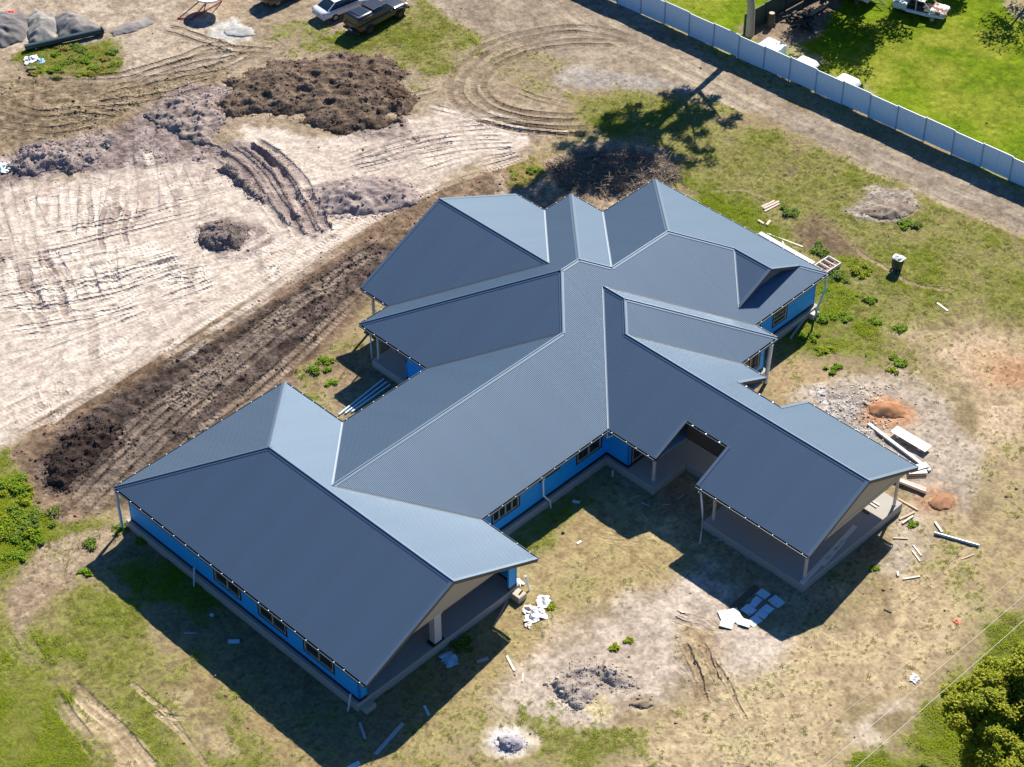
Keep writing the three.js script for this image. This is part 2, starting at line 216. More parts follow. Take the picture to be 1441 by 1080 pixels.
// wheel ruts, crawler tracks and scrapes: relief plus turned-over earth
function track({ p, w = .45, depth = .05, ridge = .04, cleat = 0, pitch = .28, col, op = .6, offs = [0], wob = 0, keep = 0, mul = .75 }) {
  const w0 = p.map(q => G(q[0], q[1]));
  const cv = new THREE.CatmullRomCurve3(w0), n = Math.max(2, Math.ceil(cv.getLength() / .8)), pts = cv.getSpacedPoints(n);
  for (const off of offs) {
    let s0 = 0;
    for (let a = 0; a < n; a++) {
      const A = pts[a], B = pts[a + 1], ex = B.x - A.x, ez = B.z - A.z, L = Math.hypot(ex, ez); if (L < 1e-4) continue; const tx = ex / L, tz = ez / L, R = Math.abs(off) + w * 1.3 + wob;
      const i0 = Math.max(0, Math.floor((Math.min(A.x, B.x) - R - X0) / CELL)), i1 = Math.min(N - 1, Math.ceil((Math.max(A.x, B.x) + R - X0) / CELL)), j0 = Math.max(0, Math.floor((Math.min(A.z, B.z) - R - Z0) / CELL)), j1 = Math.min(N - 1, Math.ceil((Math.max(A.z, B.z) + R - Z0) / CELL));
      for (let j = j0; j <= j1; j++) for (let i = i0; i <= i1; i++) {
        const x = X0 + i * CELL - A.x, z = Z0 + j * CELL - A.z, s = x * tx + z * tz; if (s < 0 || s >= L) continue;
        const k = j * N + i, d = (x * tz - z * tx) - off + (n2[k] - .5) * wob, q = Math.abs(d) / (w * .5); if (q > 2.4) continue;
        const wear = Math.max(keep, clamp((n3[k] * .4 + n2[k] * .6) * 3.8 - 1.3)), en = sm(0, .06, (s0 + s) / (n * .8)) * sm(0, .06, 1 - (s0 + s) / (n * .8));
        const prof = q < 1 ? -depth * (1 - q * q * q * q) : ridge * Math.exp(-Math.pow((q - 1.35) / .42, 2));
        let dh = prof * (.12 + .88 * wear) * mul * (.55 + .9 * n1[k]); if (cleat && q < 1) dh += cleat * Math.sin((s0 + s) / pitch * 6.283 + d * 2) * wear * (1 - q * q);
        fH[k] += dh * en;
        if (col && q < 1.1) { const f = op * wear * en * (1 - sm(.75, 1.1, q)); fR[k] = lerp(fR[k], col[0], f); fG[k] = lerp(fG[k], col[1], f); fB[k] = lerp(fB[k], col[2], f); }
        if (q < 1.2) fD[k] *= 1 - .8 * en * wear;
      }
      s0 += L;
    }
  }
}
const sandLight = [.52, .44, .375], sandGrey = [.27, .21, .18];
for (const t of [[[20, 250], [35, 300], [50, 335]], [[62, 262], [60, 300], [58, 330]], [[105, 258], [108, 300], [112, 322]], [[120, 255], [118, 305], [116, 330]], [[165, 245], [155, 290], [148, 312]], [[195, 215], [200, 250], [202, 300]], [[235, 235], [250, 270], [262, 292]], [[10, 280], [25, 330], [40, 400]], [[50, 365], [60, 400], [75, 430]], [[90, 350], [110, 390], [120, 420]], [[140, 345], [142, 380], [150, 410]]]) track({ p: t, w: .6, depth: .06, ridge: .06, cleat: .012, col: [.58, .5, .43], op: .7, offs: [-.75, .75], wob: .25, keep: .35 });
for (const t of [[[-20, 341], [100, 324], [200, 303], [270, 282], [345, 262]], [[-20, 366], [90, 348], [190, 323], [280, 300], [355, 276]], [[-20, 420], [130, 395], [230, 366], [320, 345]], [[-20, 445], [160, 412], [260, 380], [335, 365]], [[0, 470], [160, 440], [290, 395]], [[40, 500], [200, 440], [330, 390]]]) track({ p: t, w: .34, depth: .06, ridge: .055, col: sandLight, op: .7, offs: [-.2, .3], wob: .2 });
for (const t of [[[-20, 628], [150, 538], [300, 455], [420, 376], [520, 305], [610, 262], [740, 215]], [[-20, 600], [150, 515], [290, 435], [410, 352], [520, 285], [640, 228]]]) track({ p: t, w: .5, depth: .05, ridge: .05, cleat: .02, col: [.44, .355, .285], op: .75, offs: [-.45, .45], wob: .15 });
for (const t of [[[80, 560], [200, 480], [330, 400], [400, 350]], [[30, 540], [140, 480], [250, 420]], [[180, 540], [300, 460], [400, 390], [470, 345]]]) track({ p: t, w: .55, depth: .035, ridge: .03, cleat: .015, col: sandLight, op: .4, offs: [-.8, .8], wob: .2 });
for (const t of [[[478, 228], [540, 205], [600, 190], [690, 180]], [[470, 240], [545, 220], [620, 200], [710, 195]], [[500, 245], [570, 228], [640, 212], [720, 205]], [[560, 260], [630, 232], [720, 212]], [[570, 275], [640, 245], [730, 218]], [[600, 150], [660, 165], [720, 178], [800, 188]]]) track({ p: t, w: .35, depth: .07, ridge: .07, col: [.5, .42, .35], op: .55, offs: [-.3, .3], wob: .3 });
for (const t of [[[335, 205], [380, 240], [410, 290], [430, 330]], [[350, 200], [395, 230], [430, 280], [455, 330]], [[310, 210], [350, 240], [385, 290], [410, 318]]]) track({ p: t, w: .6, depth: .14, ridge: .16, cleat: .02, col: [.26, .205, .185], op: .6, offs: [-.45, .45], wob: .5, keep: .5, mul: .9 });
for (const t of [[[95, 722], [165, 650], [240, 575], [330, 500], [420, 428], [520, 355]], [[118, 726], [190, 655], [265, 582], [350, 508], [430, 445]], [[190, 700], [280, 615], [375, 540], [450, 470], [530, 395]], [[225, 570], [330, 495], [420, 425], [470, 400]], [[170, 622], [215, 580], [260, 552]], [[350, 560], [420, 500], [480, 440]]]) track({ p: t, w: .5, depth: .07, ridge: .06, cleat: .022, pitch: .34, col: [.27, .21, .165], op: .62, offs: [-.3, .32], wob: .25, keep: .45, mul: 1.1 });
for (const t of [[[-10, 570], [140, 484], [280, 402], [400, 322]], [[-10, 525], [130, 457], [260, 387], [370, 325]], [[-10, 482], [150, 432], [300, 362]], [[50, 597], [200, 503], [340, 412], [450, 338]], [[-10, 398], [120, 374], [240, 342], [335, 318]], [[10, 432], [170, 387], [290, 347]], [[280, 470], [380, 400], [470, 330], [540, 280]]]) track({ p: t, w: .55, depth: .035, ridge: .04, cleat: .014, col: [.58, .5, .43], op: .75, offs: [-.5, .5], wob: .35, keep: .45 });
for (let k = 0; k < 120; k++) { // scraper and roller passes crossing the sand
  const x = rr(-10, 470), y = rr(250, 560); if (y > 610 - x * .62 || y < 240 + x * .02) continue;
  const a = k % 3 ? rr(-.55, -.2) : rr(1.1, 1.9), L = rr(50, 150), dx = Math.cos(a) * L, dy = Math.sin(a) * L * .7;
  track({ p: [[x - dx / 2, y - dy / 2], [x + rr(-14, 14), y + rr(-10, 10)], [x + dx / 2, y + dy / 2]], w: rr(.35, .8), depth: rr(.02, .06), ridge: rr(.02, .06), cleat: k % 2 ? .012 : 0, col: k % 3 ? [.56, .48, .41] : sandGrey, op: rr(.5, .9), offs: k % 2 ? [-.85, .85] : [0], wob: .5, keep: .25 });
}
const rut = [.135, .098, .064];
track({ p: [[905, 62], [850, 46], [800, 42], [740, 50], [690, 68], [655, 95], [640, 122], [648, 145], [680, 165], [740, 180], [800, 184], [845, 182]], w: .5, depth: .09, ridge: .06, cleat: .01, col: rut, op: .9, offs: [-.5, .35], wob: .35, keep: .4 });
track({ p: [[880, 62], [820, 60], [760, 66], [712, 82], [682, 102], [673, 122], [688, 145], [730, 160], [790, 166], [820, 165]], w: .5, depth: .09, ridge: .06, cleat: .01, col: rut, op: .9, offs: [-.4, .35], wob: .35, keep: .4 });
for (const t of [[[545, 140], [600, 130], [650, 118]], [[700, 120], [760, 140], [800, 150]], [[770, 175], [720, 172], [660, 168], [600, 178]]]) track({ p: t, w: .3, depth: .05, ridge: .04, col: rut, op: .5, offs: [-.3, .3], wob: .3 });
for (const [t, dp, w] of [[[[948, 868], [972, 880], [1000, 893]], .12, .25], [[[955, 862], [985, 872], [1003, 886]], .1, .22], [[[962, 905], [976, 935], [985, 960], [990, 990]], .2, .4], [[[985, 905], [1000, 930], [1012, 958]], .14, .3], [[[1000, 925], [1022, 955], [1040, 990], [1048, 1015]], .08, .28], [[[950, 940], [968, 965], [975, 985]], .1, .3]]) track({ p: t, w, depth: dp, ridge: dp * .7, col: [.25, .18, .11], op: .5, offs: [0], wob: .8, keep: .15, mul: .8 });
for (const t of [[[820, 748], [850, 760], [885, 762]], [[818, 742], [860, 750], [880, 757]], [[860, 765], [900, 790], [930, 820]], [[950, 860], [975, 872], [1000, 885]]]) track({ p: t, w: .2, depth: .07, ridge: .05, col: [.2, .13, .07], op: .6, wob: .2 });
for (const t of [[[20, 850], [30, 890], [60, 930], [110, 975], [160, 1020], [215, 1080]], [[-10, 880], [20, 915], [60, 960], [100, 1010], [140, 1070]], [[205, 740], [150, 780], [90, 830], [20, 880]], [[190, 720], [120, 785], [60, 840], [10, 870]]]) track({ p: t, w: .4, depth: .07, ridge: .05, cleat: .008, col: [.33, .25, .165], op: .6, offs: [-.2, .2], wob: .4 });
for (const t of [[[215, 1000], [250, 1030], [290, 1080]], [[225, 1005], [262, 1015]], [[180, 960], [240, 1010], [270, 1060]]]) track({ p: t, w: .3, depth: .05, ridge: .04, col: [.42, .33, .21], op: .6, wob: .4 });
for (const t of [[[0, 150], [60, 165], [110, 158], [170, 165]], [[0, 180], [70, 188], [130, 175]], [[130, 150], [210, 140], [300, 118]], [[180, 120], [260, 90], [330, 75]], [[60, 110], [170, 108], [250, 85], [320, 60]], [[120, 140], [200, 118], [300, 98], [360, 70]], [[230, 40], [280, 55], [330, 70], [380, 75]]]) track({ p: t, w: .45, depth: .08, ridge: .08, col: [.16, .12, .08], op: .5, offs: [-.4, .4], wob: .7 });
for (const t of [[[830, 15], [940, 75], [1060, 140], [1200, 200], [1330, 260], [1460, 315]], [[800, 30], [920, 85], [1050, 155], [1190, 222], [1330, 285], [1460, 340]], [[700, -60], [780, 10], [900, 75], [1000, 120]]]) track({ p: t, w: .6, depth: .03, ridge: .025, col: [.4, .33, .245], op: .6, offs: [0], wob: .5 });
for (const t of [[[1150, 320], [1200, 348], [1280, 395], [1340, 410]], [[1000, 272], [1040, 265], [1080, 280]], [[1290, 470], [1240, 540], [1200, 600]], [[1380, 420], [1370, 540], [1400, 640], [1370, 760], [1290, 850], [1230, 910]]]) track({ p: t, w: .35, depth: .04, ridge: .03, col: [.36, .26, .16], op: .45, offs: [0], wob: .8 });

// relief: clods and lumps scaled by how worked each place is
for (let j = 0; j < N; j++) for (let i = 0; i < N; i++) {
  const k = j * N + i, a = fA[k], m = Math.abs(n2[k] - .5) * 2;
  const n0 = vn(i * .31 + 7, j * .31) * .65 + vn(i * .74 + 3, j * .74 + 5) * .35, gm = 1 + (n1[k] - .5) * Math.min(.8, .3 + a * 3.5) + (n0 - .5) * Math.min(1, .62 + a * 3); fR[k] *= gm; fG[k] *= gm; fB[k] *= gm;
  fH[k] += a * ((n1[k] - .5) * 1.7 + (n0 - .5) * .5 + (1 - m) * (1 - m) * 1.1 * (a > .05 ? 1 : .5)) + (n3[k] - .5) * .1;
  // living and dry grass cover
  const cover = sm(-.1, .2, n1[k] * .36 + n2[k] * .36 + n0 * .28 - (.72 - fD[k] * .52)) * clamp(fD[k] * 1.6);
  if (cover > 0) {
    const g = clamp(fV[k] * 1.25 - .12 + (n2[k] - .5) * .9 + (n0 - .5) * .7), v = .55 + n1[k] * .35 + n0 * .6;
    const cr = lerp(.27, .135, g) * v, cg = lerp(.225, .175, g) * v, cb = lerp(.1, .006, g) * v;
    const f = cover * .88; fR[k] = lerp(fR[k], cr, f); fG[k] = lerp(fG[k], cg, f); fB[k] = lerp(fB[k], cb, f); fH[k] += cover * .035 * n1[k];
  }
}
const at = (F, x, z) => { const i = clamp(Math.floor((x - X0) / CELL), 0, N - 1), j = clamp(Math.floor((z - Z0) / CELL), 0, N - 1); return F[j * N + i]; };
// mesh: fine in the middle, stretched to the horizon; heights are box-filtered from the field
const STEP = 3, GN = Math.floor(N / STEP), hGrid = new Float32Array(GN * GN);
for (let j = 0; j < GN; j++) for (let i = 0; i < GN; i++) { let s = 0; for (let b = 0; b < STEP; b++) for (let a = 0; a < STEP; a++) s += fH[(j * STEP + b) * N + i * STEP + a]; hGrid[j * GN + i] = s / (STEP * STEP); }
const groundY = (x, z) => { const u = (x - X0) / CELL / STEP - .5, v = (z - Z0) / CELL / STEP - .5; if (u < 0 || v < 0 || u >= GN - 1 || v >= GN - 1) return 0; const i = u | 0, j = v | 0, o = j * GN + i; return lerp(lerp(hGrid[o], hGrid[o + 1], u - i), lerp(hGrid[o + GN], hGrid[o + GN + 1], u - i), v - j); };
const onG = (px, py, up = 0) => { let p = G(px, py); for (let k = 0; k < 2; k++) p = G(px, py, groundY(p.x, p.z)); p.y += up; return p; };
{
  const ex = [3, 8, 18, 40, 90, 200, 420, 900], xs = [], zs = [];
  for (const e of [...ex].reverse()) { xs.push(X0 - e); zs.push(Z0 - e); }
  for (let i = 0; i < GN; i++) { xs.push(X0 + (i + .5) * STEP * CELL); zs.push(Z0 + (i + .5) * STEP * CELL); }
  for (const e of ex) { xs.push(X0 + SPAN + e); zs.push(Z0 + SPAN + e); }
  const W = xs.length, P = new Float32Array(W * W * 3), U = new Float32Array(W * W * 2), I = new Uint32Array((W - 1) * (W - 1) * 6);
  for (let j = 0; j < W; j++) for (let i = 0; i < W; i++) { const k = j * W + i, gi = i - 8, gj = j - 8; P[k * 3] = xs[i]; P[k * 3 + 2] = zs[j]; P[k * 3 + 1] = gi >= 0 && gj >= 0 && gi < GN && gj < GN ? hGrid[gj * GN + gi] : 0; U[k * 2] = (xs[i] - X0) / SPAN; U[k * 2 + 1] = (zs[j] - Z0) / SPAN; }
  let q = 0; for (let j = 0; j < W - 1; j++) for (let i = 0; i < W - 1; i++) { const a = j * W + i; I[q++] = a; I[q++] = a + W; I[q++] = a + 1; I[q++] = a + 1; I[q++] = a + W; I[q++] = a + W + 1; }
  const g = new THREE.BufferGeometry(); g.setAttribute('position', new THREE.BufferAttribute(P, 3)); g.setAttribute('uv', new THREE.BufferAttribute(U, 2)); g.setIndex(new THREE.BufferAttribute(I, 1)); g.computeVertexNormals();
  const D = new Uint8Array(N * N * 4), Bm = new Uint8Array(N * N * 4), enc = x => { x = clamp(x); return Math.round(255 * (x <= .0031308 ? 12.92 * x : 1.055 * Math.pow(x, 1 / 2.4) - .055)); };
  for (let j = 0; j < N; j++) for (let i = 0; i < N; i++) {
    const k = j * N + i; D[k * 4] = enc(fR[k]); D[k * 4 + 1] = enc(fG[k]); D[k * 4 + 2] = enc(fB[k]); D[k * 4 + 3] = 255;
    const r = fH[k] - groundY(X0 + (i + .5) * CELL, Z0 + (j + .5) * CELL), b = Math.round(clamp(.5 + r / .24) * 255); Bm[k * 4] = Bm[k * 4 + 1] = Bm[k * 4 + 2] = b; Bm[k * 4 + 3] = 255;
  }
  const tex = (d, srgb) => { const t = new THREE.DataTexture(d, N, N, THREE.RGBAFormat); t.wrapS = t.wrapT = THREE.MirroredRepeatWrapping; t.magFilter = THREE.LinearFilter; t.minFilter = THREE.LinearMipmapLinearFilter; t.generateMipmaps = true; if (srgb) t.colorSpace = THREE.SRGBColorSpace; t.needsUpdate = true; return t; };
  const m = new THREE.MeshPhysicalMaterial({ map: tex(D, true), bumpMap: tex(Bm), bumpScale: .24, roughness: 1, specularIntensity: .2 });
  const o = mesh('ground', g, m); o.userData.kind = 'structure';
}

// ───────── house ─────────
const YAW = 44.43 * Math.PI / 180;
const HOUSE = thing('house', 'unfinished blue-wrapped house with dark blue-grey corrugated metal roof', 'house', new THREE.Vector3(), -YAW);
const P3 = (u, y, v) => new THREE.Vector3(u, y, -v);
const HE = 3.2, T = Math.tan(25 * Math.PI / 180), SN = Math.sin(25 * Math.PI / 180), CS = Math.cos(25 * Math.PI / 180);
const roofC = [.088, .143, .212];
const roofMats = [1, .98, 1.015].map(k => new THREE.MeshPhysicalMaterial({ color: lin(roofC[0] * k, roofC[1] * k, roofC[2] * k), roughness: .52, metalness: .36, clearcoat: .6, clearcoatRoughness: .34 }));
const capMat = new THREE.MeshPhysicalMaterial({ color: lin(.1, .155, .222), roughness: .5, metalness: .33, clearcoat: .5, clearcoatRoughness: .35 });
const darkTrim = M([.03, .04, .055], .5), galv = M([.3, .36, .42], .45), beige = M([.52, .46, .36], .8), fasciaM = M([.05, .06, .075], .5);
const pl = (face, e) => face === '-v' ? (u, v) => HE + T * (v - e) : face === '+v' ? (u, v) => HE + T * (e - v) : face === '-u' ? (u, v) => HE + T * (u - e) : (u, v) => HE + T * (e - u);
let sheetTone = 0;
function slope(poly, face, e, label) {
  const A = p => face[1] === 'v' ? p[0] : p[1], B = p => (face[1] === 'v' ? p[1] : p[0]) * (face[0] === '-' ? 1 : -1);
  const toUV = (a, b) => { b *= face[0] === '-' ? 1 : -1; return face[1] === 'v' ? [a, b] : [b, a]; };
  const H = pl(face, e), aD = face[1] === 'v' ? P3(1, 0, 0) : P3(0, 0, 1), s = face[0] === '-' ? 1 : -1, nP = face[1] === 'v' ? P3(0, CS, -SN * s) : P3(-SN * s, CS, 0);
  const part = sub('roof_slope', HOUSE); if (label) part.userData.label = label;
  const as = poly.map(A), lo = Math.min(...as), hi = Math.max(...as), SW = .762, PT = .0953;
  const nS = Math.ceil((hi - lo) / SW - 1e-6);
  for (let k = 0; k < nS; k++) {
    const x0 = lo + k * SW, x1 = Math.min(hi, x0 + SW), cuts = new Set([x0, x1]);
    for (let x = Math.ceil(x0 / (PT / 4)) * PT / 4; x < x1; x += PT / 4) cuts.add(x);
    for (const a of as) if (a > x0 && a < x1) cuts.add(a);
    const cs = [...cuts].sort((p, q) => p - q), pos = [], nor = [];
    const cross = x => { const o = []; for (let i = 0, j = poly.length - 1; i < poly.length; j = i++) { const a0 = A(poly[j]), a1 = A(poly[i]); if ((a0 > x) !== (a1 > x)) o.push(B(poly[j]) + (B(poly[i]) - B(poly[j])) * (x - a0) / (a1 - a0)); } return o.sort((p, q) => p - q); };
    for (let c = 0; c < cs.length - 1; c++) {
      const a = cs[c], b = cs[c + 1]; if (b - a < 1e-5) continue; const ca = cross(a + 1e-6), cb = cross(b - 1e-6); if (ca.length !== cb.length) continue;
      const pt = (x, y) => { const q = toUV(x, y), w = x / PT * 6.28319, o = .011 * Math.cos(w) + .011, sl = -.011 * 6.28319 / PT * Math.sin(w); const n = nP.clone().addScaledVector(aD, -sl).normalize(); const P = P3(q[0], H(q[0], q[1]), q[1]).addScaledVector(nP, o); return [P, n]; };
      for (let i = 0; i + 1 < ca.length; i += 2) {
        const q = [pt(a, ca[i]), pt(b, cb[i]), pt(b, cb[i + 1]), pt(a, ca[i + 1])], fl = q[1][0].clone().sub(q[0][0]).cross(q[2][0].clone().sub(q[0][0])).y < 0;
        for (const t of fl ? [0, 2, 1, 0, 3, 2] : [0, 1, 2, 0, 2, 3]) { pos.push(q[t][0].x, q[t][0].y, q[t][0].z); nor.push(q[t][1].x, q[t][1].y, q[t][1].z); }
      }
    }
    if (!pos.length) continue;
    const g = new THREE.BufferGeometry(); g.setAttribute('position', new THREE.Float32BufferAttribute(pos, 3)); g.setAttribute('normal', new THREE.Float32BufferAttribute(nor, 3));
    mesh('roof_sheet', g, roofMats[[0, 1, 0, 2, 0, 1, 2][sheetTone++ % 7]], part);
  }
}
// footprint of the roof (u along the south-east axis, v along the north-east axis), metres
const W0 = -7.18, W1 = 13.76, WS = -24.71, WN = -12.05, WR = (WS + WN) / 2, WH = (WN - WS) / 2;
const m0 = -2.03, ME = 9.41, mR = (m0 + ME) / 2, mH = (ME - m0) / 2, MW = -8.03, MS = -5.2, MN = 13.8, MR = (MW + ME) / 2, MH = (ME - MW) / 2;
const BW = -5.17, BN = 18.98, BR = (BW + ME) / 2, BH = (ME - BW) / 2, DW = -10.65, DS = -2.74, DN = 11.25, DR = (DS + DN) / 2, DH = (DN - DS) / 2;
const RS = -1.6, RN = 11.75, RE = 11.13, RR = (RS + RN) / 2, RH = (RN - RS) / 2, LN = 8.35, LE = 24.21, LR = (RS + LN) / 2, LH = (LN - RS) / 2, q0 = 13.07, q1 = 16.15, qS = 1.05, qN = 5.7;
const GV = 14.7, GU = 8.1, GH = HE + T * (BN - GV), gu0 = ME - (BN - GV), gHalf = (GH - (HE + T * (ME - GU))) / T;
const j1 = [MR + (BR - MR), MN - MH + (BR - MR)];
slope([[W0, WS], [W1, WS], [W1, WR], [W0 + WH, WR]], '-v', WS);
slope([[W0, WS], [W0 + WH, WR], [W0, WN]], '-u', W0);
slope([[W0, WN], [W0 + WH, WR], [W1, WR], [W1, WN], [ME, WN], [mR, WN - mH], [m0, WN]], '+v', WN);
slope([[m0, WN], [mR, WN - mH], [mR, MS + mH], [m0, MS]], '-u', m0);
slope([[ME, WN], [mR, WN - mH], [mR, MS + mH], [MR, MS + MH], [MR, MN - MH], j1, [BR, BN - BH], [ME, BN], [ME, RN], [ME - RH, RR], [ME, RS]], '+u', ME);
slope([[MW, MS], [m0, MS], [mR, MS + mH], [MR, MS + MH]], '-v', MS);
slope([[MW, MS], [MR, MS + MH], [MR, MN - MH], [MW, MN], [MW, DN], [MW + DH, DR], [MW, DS]], '-u', MW);
slope([[MW, MN], [MR, MN - MH], j1, [BW, MN]], '+v', MN);
slope([[DW, DS], [MW, DS], [MW + DH, DR], [DW, DR]], '-v', DS);
slope([[DW, DN], [MW, DN], [MW + DH, DR], [DW, DR]], '+v', DN);
slope([[BW, MN], j1, [BR, BN - BH], [BW, BN]], '-u', BW);
slope([[BW, BN], [BR, BN - BH], [gu0, GV], [GU, GV], [GU, GV + gHalf], [ME, BN]], '+v', BN);
slope([[gu0, GV], [GU, GV], [GU, GV - gHalf]], '-v', GV - (GH - HE) / T);
slope([[ME, RS], [ME - RH, RR], [RE - RH, RR], [RE - LH, LR], [LE, LR], [LE, RS], [q1, RS], [q1, qS], [q0, qS], [q0, RS]], '-v', RS);
slope([[RE - RH, RR], [RE, RN], [RE, LN], [RE - LH, LR]], '+u', RE);
slope([[ME - RH, RR], [RE - RH, RR], [RE, RN], [ME, RN]], '+v', RN);
slope([[RE - LH, LR], [RE, LN], [q0, LN], [q0, qN], [q1, qN], [q1, LN], [LE, LN], [LE, LR]], '+v', LN);
// ridge and hip capping, valley flashing
function capping(a, b, f1, f2, valley) {
  const dx = b[0] - a[0], dv = b[1] - a[1], L = Math.hypot(dx, dv), mx = -dv / L, mv = dx / L, wid = valley ? .06 : .16, F = valley ? Math.max : Math.min, up = valley ? .03 : .034, list = [];
  const ht = (u, v) => F(f1(u, v), f2(u, v)) + up;
  for (const s of [-1, 1]) {
    const q = [[a[0], a[1], 0], [b[0], b[1], 0], [b[0] + mx * wid * s, b[1] + mv * wid * s, 0], [a[0] + mx * wid * s, a[1] + mv * wid * s, 0]].map(([u, v]) => P3(u, ht(u, v), v));
    const p = []; for (const t of [0, 1, 2, 0, 2, 3]) p.push(q[t].x, q[t].y, q[t].z);
    if (!valley) { const r = q[2].clone(), t = q[3].clone(); r.y -= .03; t.y -= .03; for (const w of [q[3], q[2], r, q[3], r, t]) p.push(w.x, w.y, w.z); }
    const g = new THREE.BufferGeometry(); g.setAttribute('position', new THREE.Float32BufferAttribute(p, 3)); g.computeVertexNormals(); list.push(g);
  }
  if (!valley) list.push(bar(P3(a[0], ht(...a) - .005, a[1]), P3(b[0], ht(...b) - .005, b[1]), .042, 8));
  mesh(valley ? 'valley_flashing' : 'ridge_cap', list, valley ? valley : capMat, HOUSE);
}
const K = { ws: pl('-v', WS), ww: pl('-u', W0), wn: pl('+v', WN), mw: pl('-u', m0), me: pl('+u', ME), ms: pl('-v', MS), mww: pl('-u', MW), mn: pl('+v', MN), ds: pl('-v', DS), dn: pl('+v', DN), bw: pl('-u', BW), bn: pl('+v', BN), gs: (u, v) => GH - T * (GV - v), rs: pl('-v', RS), re: pl('+u', RE), rn: pl('+v', RN), ln: pl('+v', LN) };
for (const [a, b, f, g] of [[[W0 + WH, WR], [W1, WR], K.ws, K.wn], [[W0, WS], [W0 + WH, WR], K.ws, K.ww], [[W0, WN], [W0 + WH, WR], K.wn, K.ww], [[mR, WN - mH], [mR, MS + mH], K.mw, K.me], [[MW, MS], [MR, MS + MH], K.ms, K.mww], [[mR, MS + mH], [MR, MS + MH], K.ms, K.me], [[MR, MS + MH], [MR, MN - MH], K.mww, K.me], [[MW, MN], [MR, MN - MH], K.mww, K.mn], [[MR, MN - MH], j1, K.mn, K.me], [j1, [BR, BN - BH], K.bw, K.me], [[BW, BN], [BR, BN - BH], K.bw, K.bn], [[BR, BN - BH], [gu0, GV], K.bn, K.me], [[gu0, GV], [GU, GV], K.bn, K.gs], [[GU + .02, GV + gHalf + .02], [ME, BN], K.bn, K.me], [[DW, DR], [MW + DH, DR], K.ds, K.dn], [[ME - RH, RR], [RE - RH, RR], K.rs, K.rn], [[RE - RH, RR], [RE, RN], K.re, K.rn], [[RE - RH, RR], [RE - LH, LR], K.rs, K.re], [[RE - LH, LR], [LE, LR], K.rs, K.ln]]) capping(a, b, f, g);
const vDark = M([.05, .065, .085], .5);
for (const [a, b, f, g, m] of [[[ME, WN], [mR, WN - mH], K.me, K.wn, vDark], [[m0, WN], [mR, WN - mH], K.mw, K.wn, galv], [[m0, MS], [mR, MS + mH], K.mw, K.ms, vDark], [[ME, RS], [ME - RH, RR], K.me, K.rs, galv], [[ME, RN], [ME - RH, RR], K.me, K.rn, vDark], [[MW, DS], [MW + DH, DR], K.mww, K.ds, vDark], [[MW, DN], [MW + DH, DR], K.mww, K.dn, galv], [[BW, MN], j1, K.bw, K.mn, galv], [[RE, LN], [RE - LH, LR], K.re, K.ln, vDark], [[gu0, GV], [GU, GV - gHalf], K.me, K.gs, galv]]) capping(a, b, f, g, m);
// gutters with brackets along the eaves (outward direction o)
const gutterM = M([.055, .075, .1], .45), whiteM = M([.82, .83, .83], .5), fascia2 = M([.06, .045, .035], .6);
function gutter(a, b, o) {
  const L = Math.hypot(b[0] - a[0], b[1] - a[1]), dx = (b[0] - a[0]) / L, dv = (b[1] - a[1]) / L, ends = .02;
  const pt = (s, out, y) => P3(a[0] + dx * s + o[0] * out, y, a[1] + dv * s + o[1] * out);
  const g = mesh('gutter', [beam(pt(ends, .058, HE - .12), pt(L - ends, .058, HE - .12), .115, .012), beam(pt(ends, .112, HE - .075), pt(L - ends, .112, HE - .075), .012, .09), beam(pt(ends, .112, HE - .026), pt(L - ends, .112, HE - .026), .026, .016)], gutterM, HOUSE);
  mesh('fascia', beam(pt(.06, -.016, HE - .14), pt(L - .06, -.016, HE - .14), .026, .2), fascia2, HOUSE);
  const n = Math.round(L / 1.02); for (let k = 0; k < n; k++) { const c = pt((k + .5) * L / n + rr(-.12, .12), .075, HE - .008); mesh('gutter_bracket', box(.05, .025, .05, c.x, c.y, c.z), whiteM, HOUSE); }
}
for (const [a, b, o] of [[[W0, WS], [W1, WS], [0, -1]], [[W0, WS], [W0, WN], [-1, 0]], [[W0, WN], [m0, WN], [0, 1]], [[ME, WN], [W1, WN], [0, 1]], [[m0, WN], [m0, MS], [-1, 0]], [[ME, WN], [ME, RS], [1, 0]], [[MW, MS], [m0, MS], [0, -1]], [[MW, MS], [MW, DS], [-1, 0]], [[DW, DS], [MW, DS], [0, -1]], [[DW, DN], [MW, DN], [0, 1]], [[MW, DN], [MW, MN], [-1, 0]], [[MW, MN], [BW, MN], [0, 1]], [[BW, MN], [BW, BN], [-1, 0]], [[BW, BN], [ME, BN], [0, 1]], [[ME, RN], [ME, BN], [1, 0]], [[ME, RN], [RE, RN], [0, 1]], [[RE, LN], [RE, RN], [1, 0]], [[RE, LN], [q0, LN], [0, 1]], [[q1, LN], [LE, LN], [0, 1]], [[ME, RS], [q0, RS], [0, -1]], [[q1, RS], [LE, RS], [0, -1]]]) gutter(a, b, o);
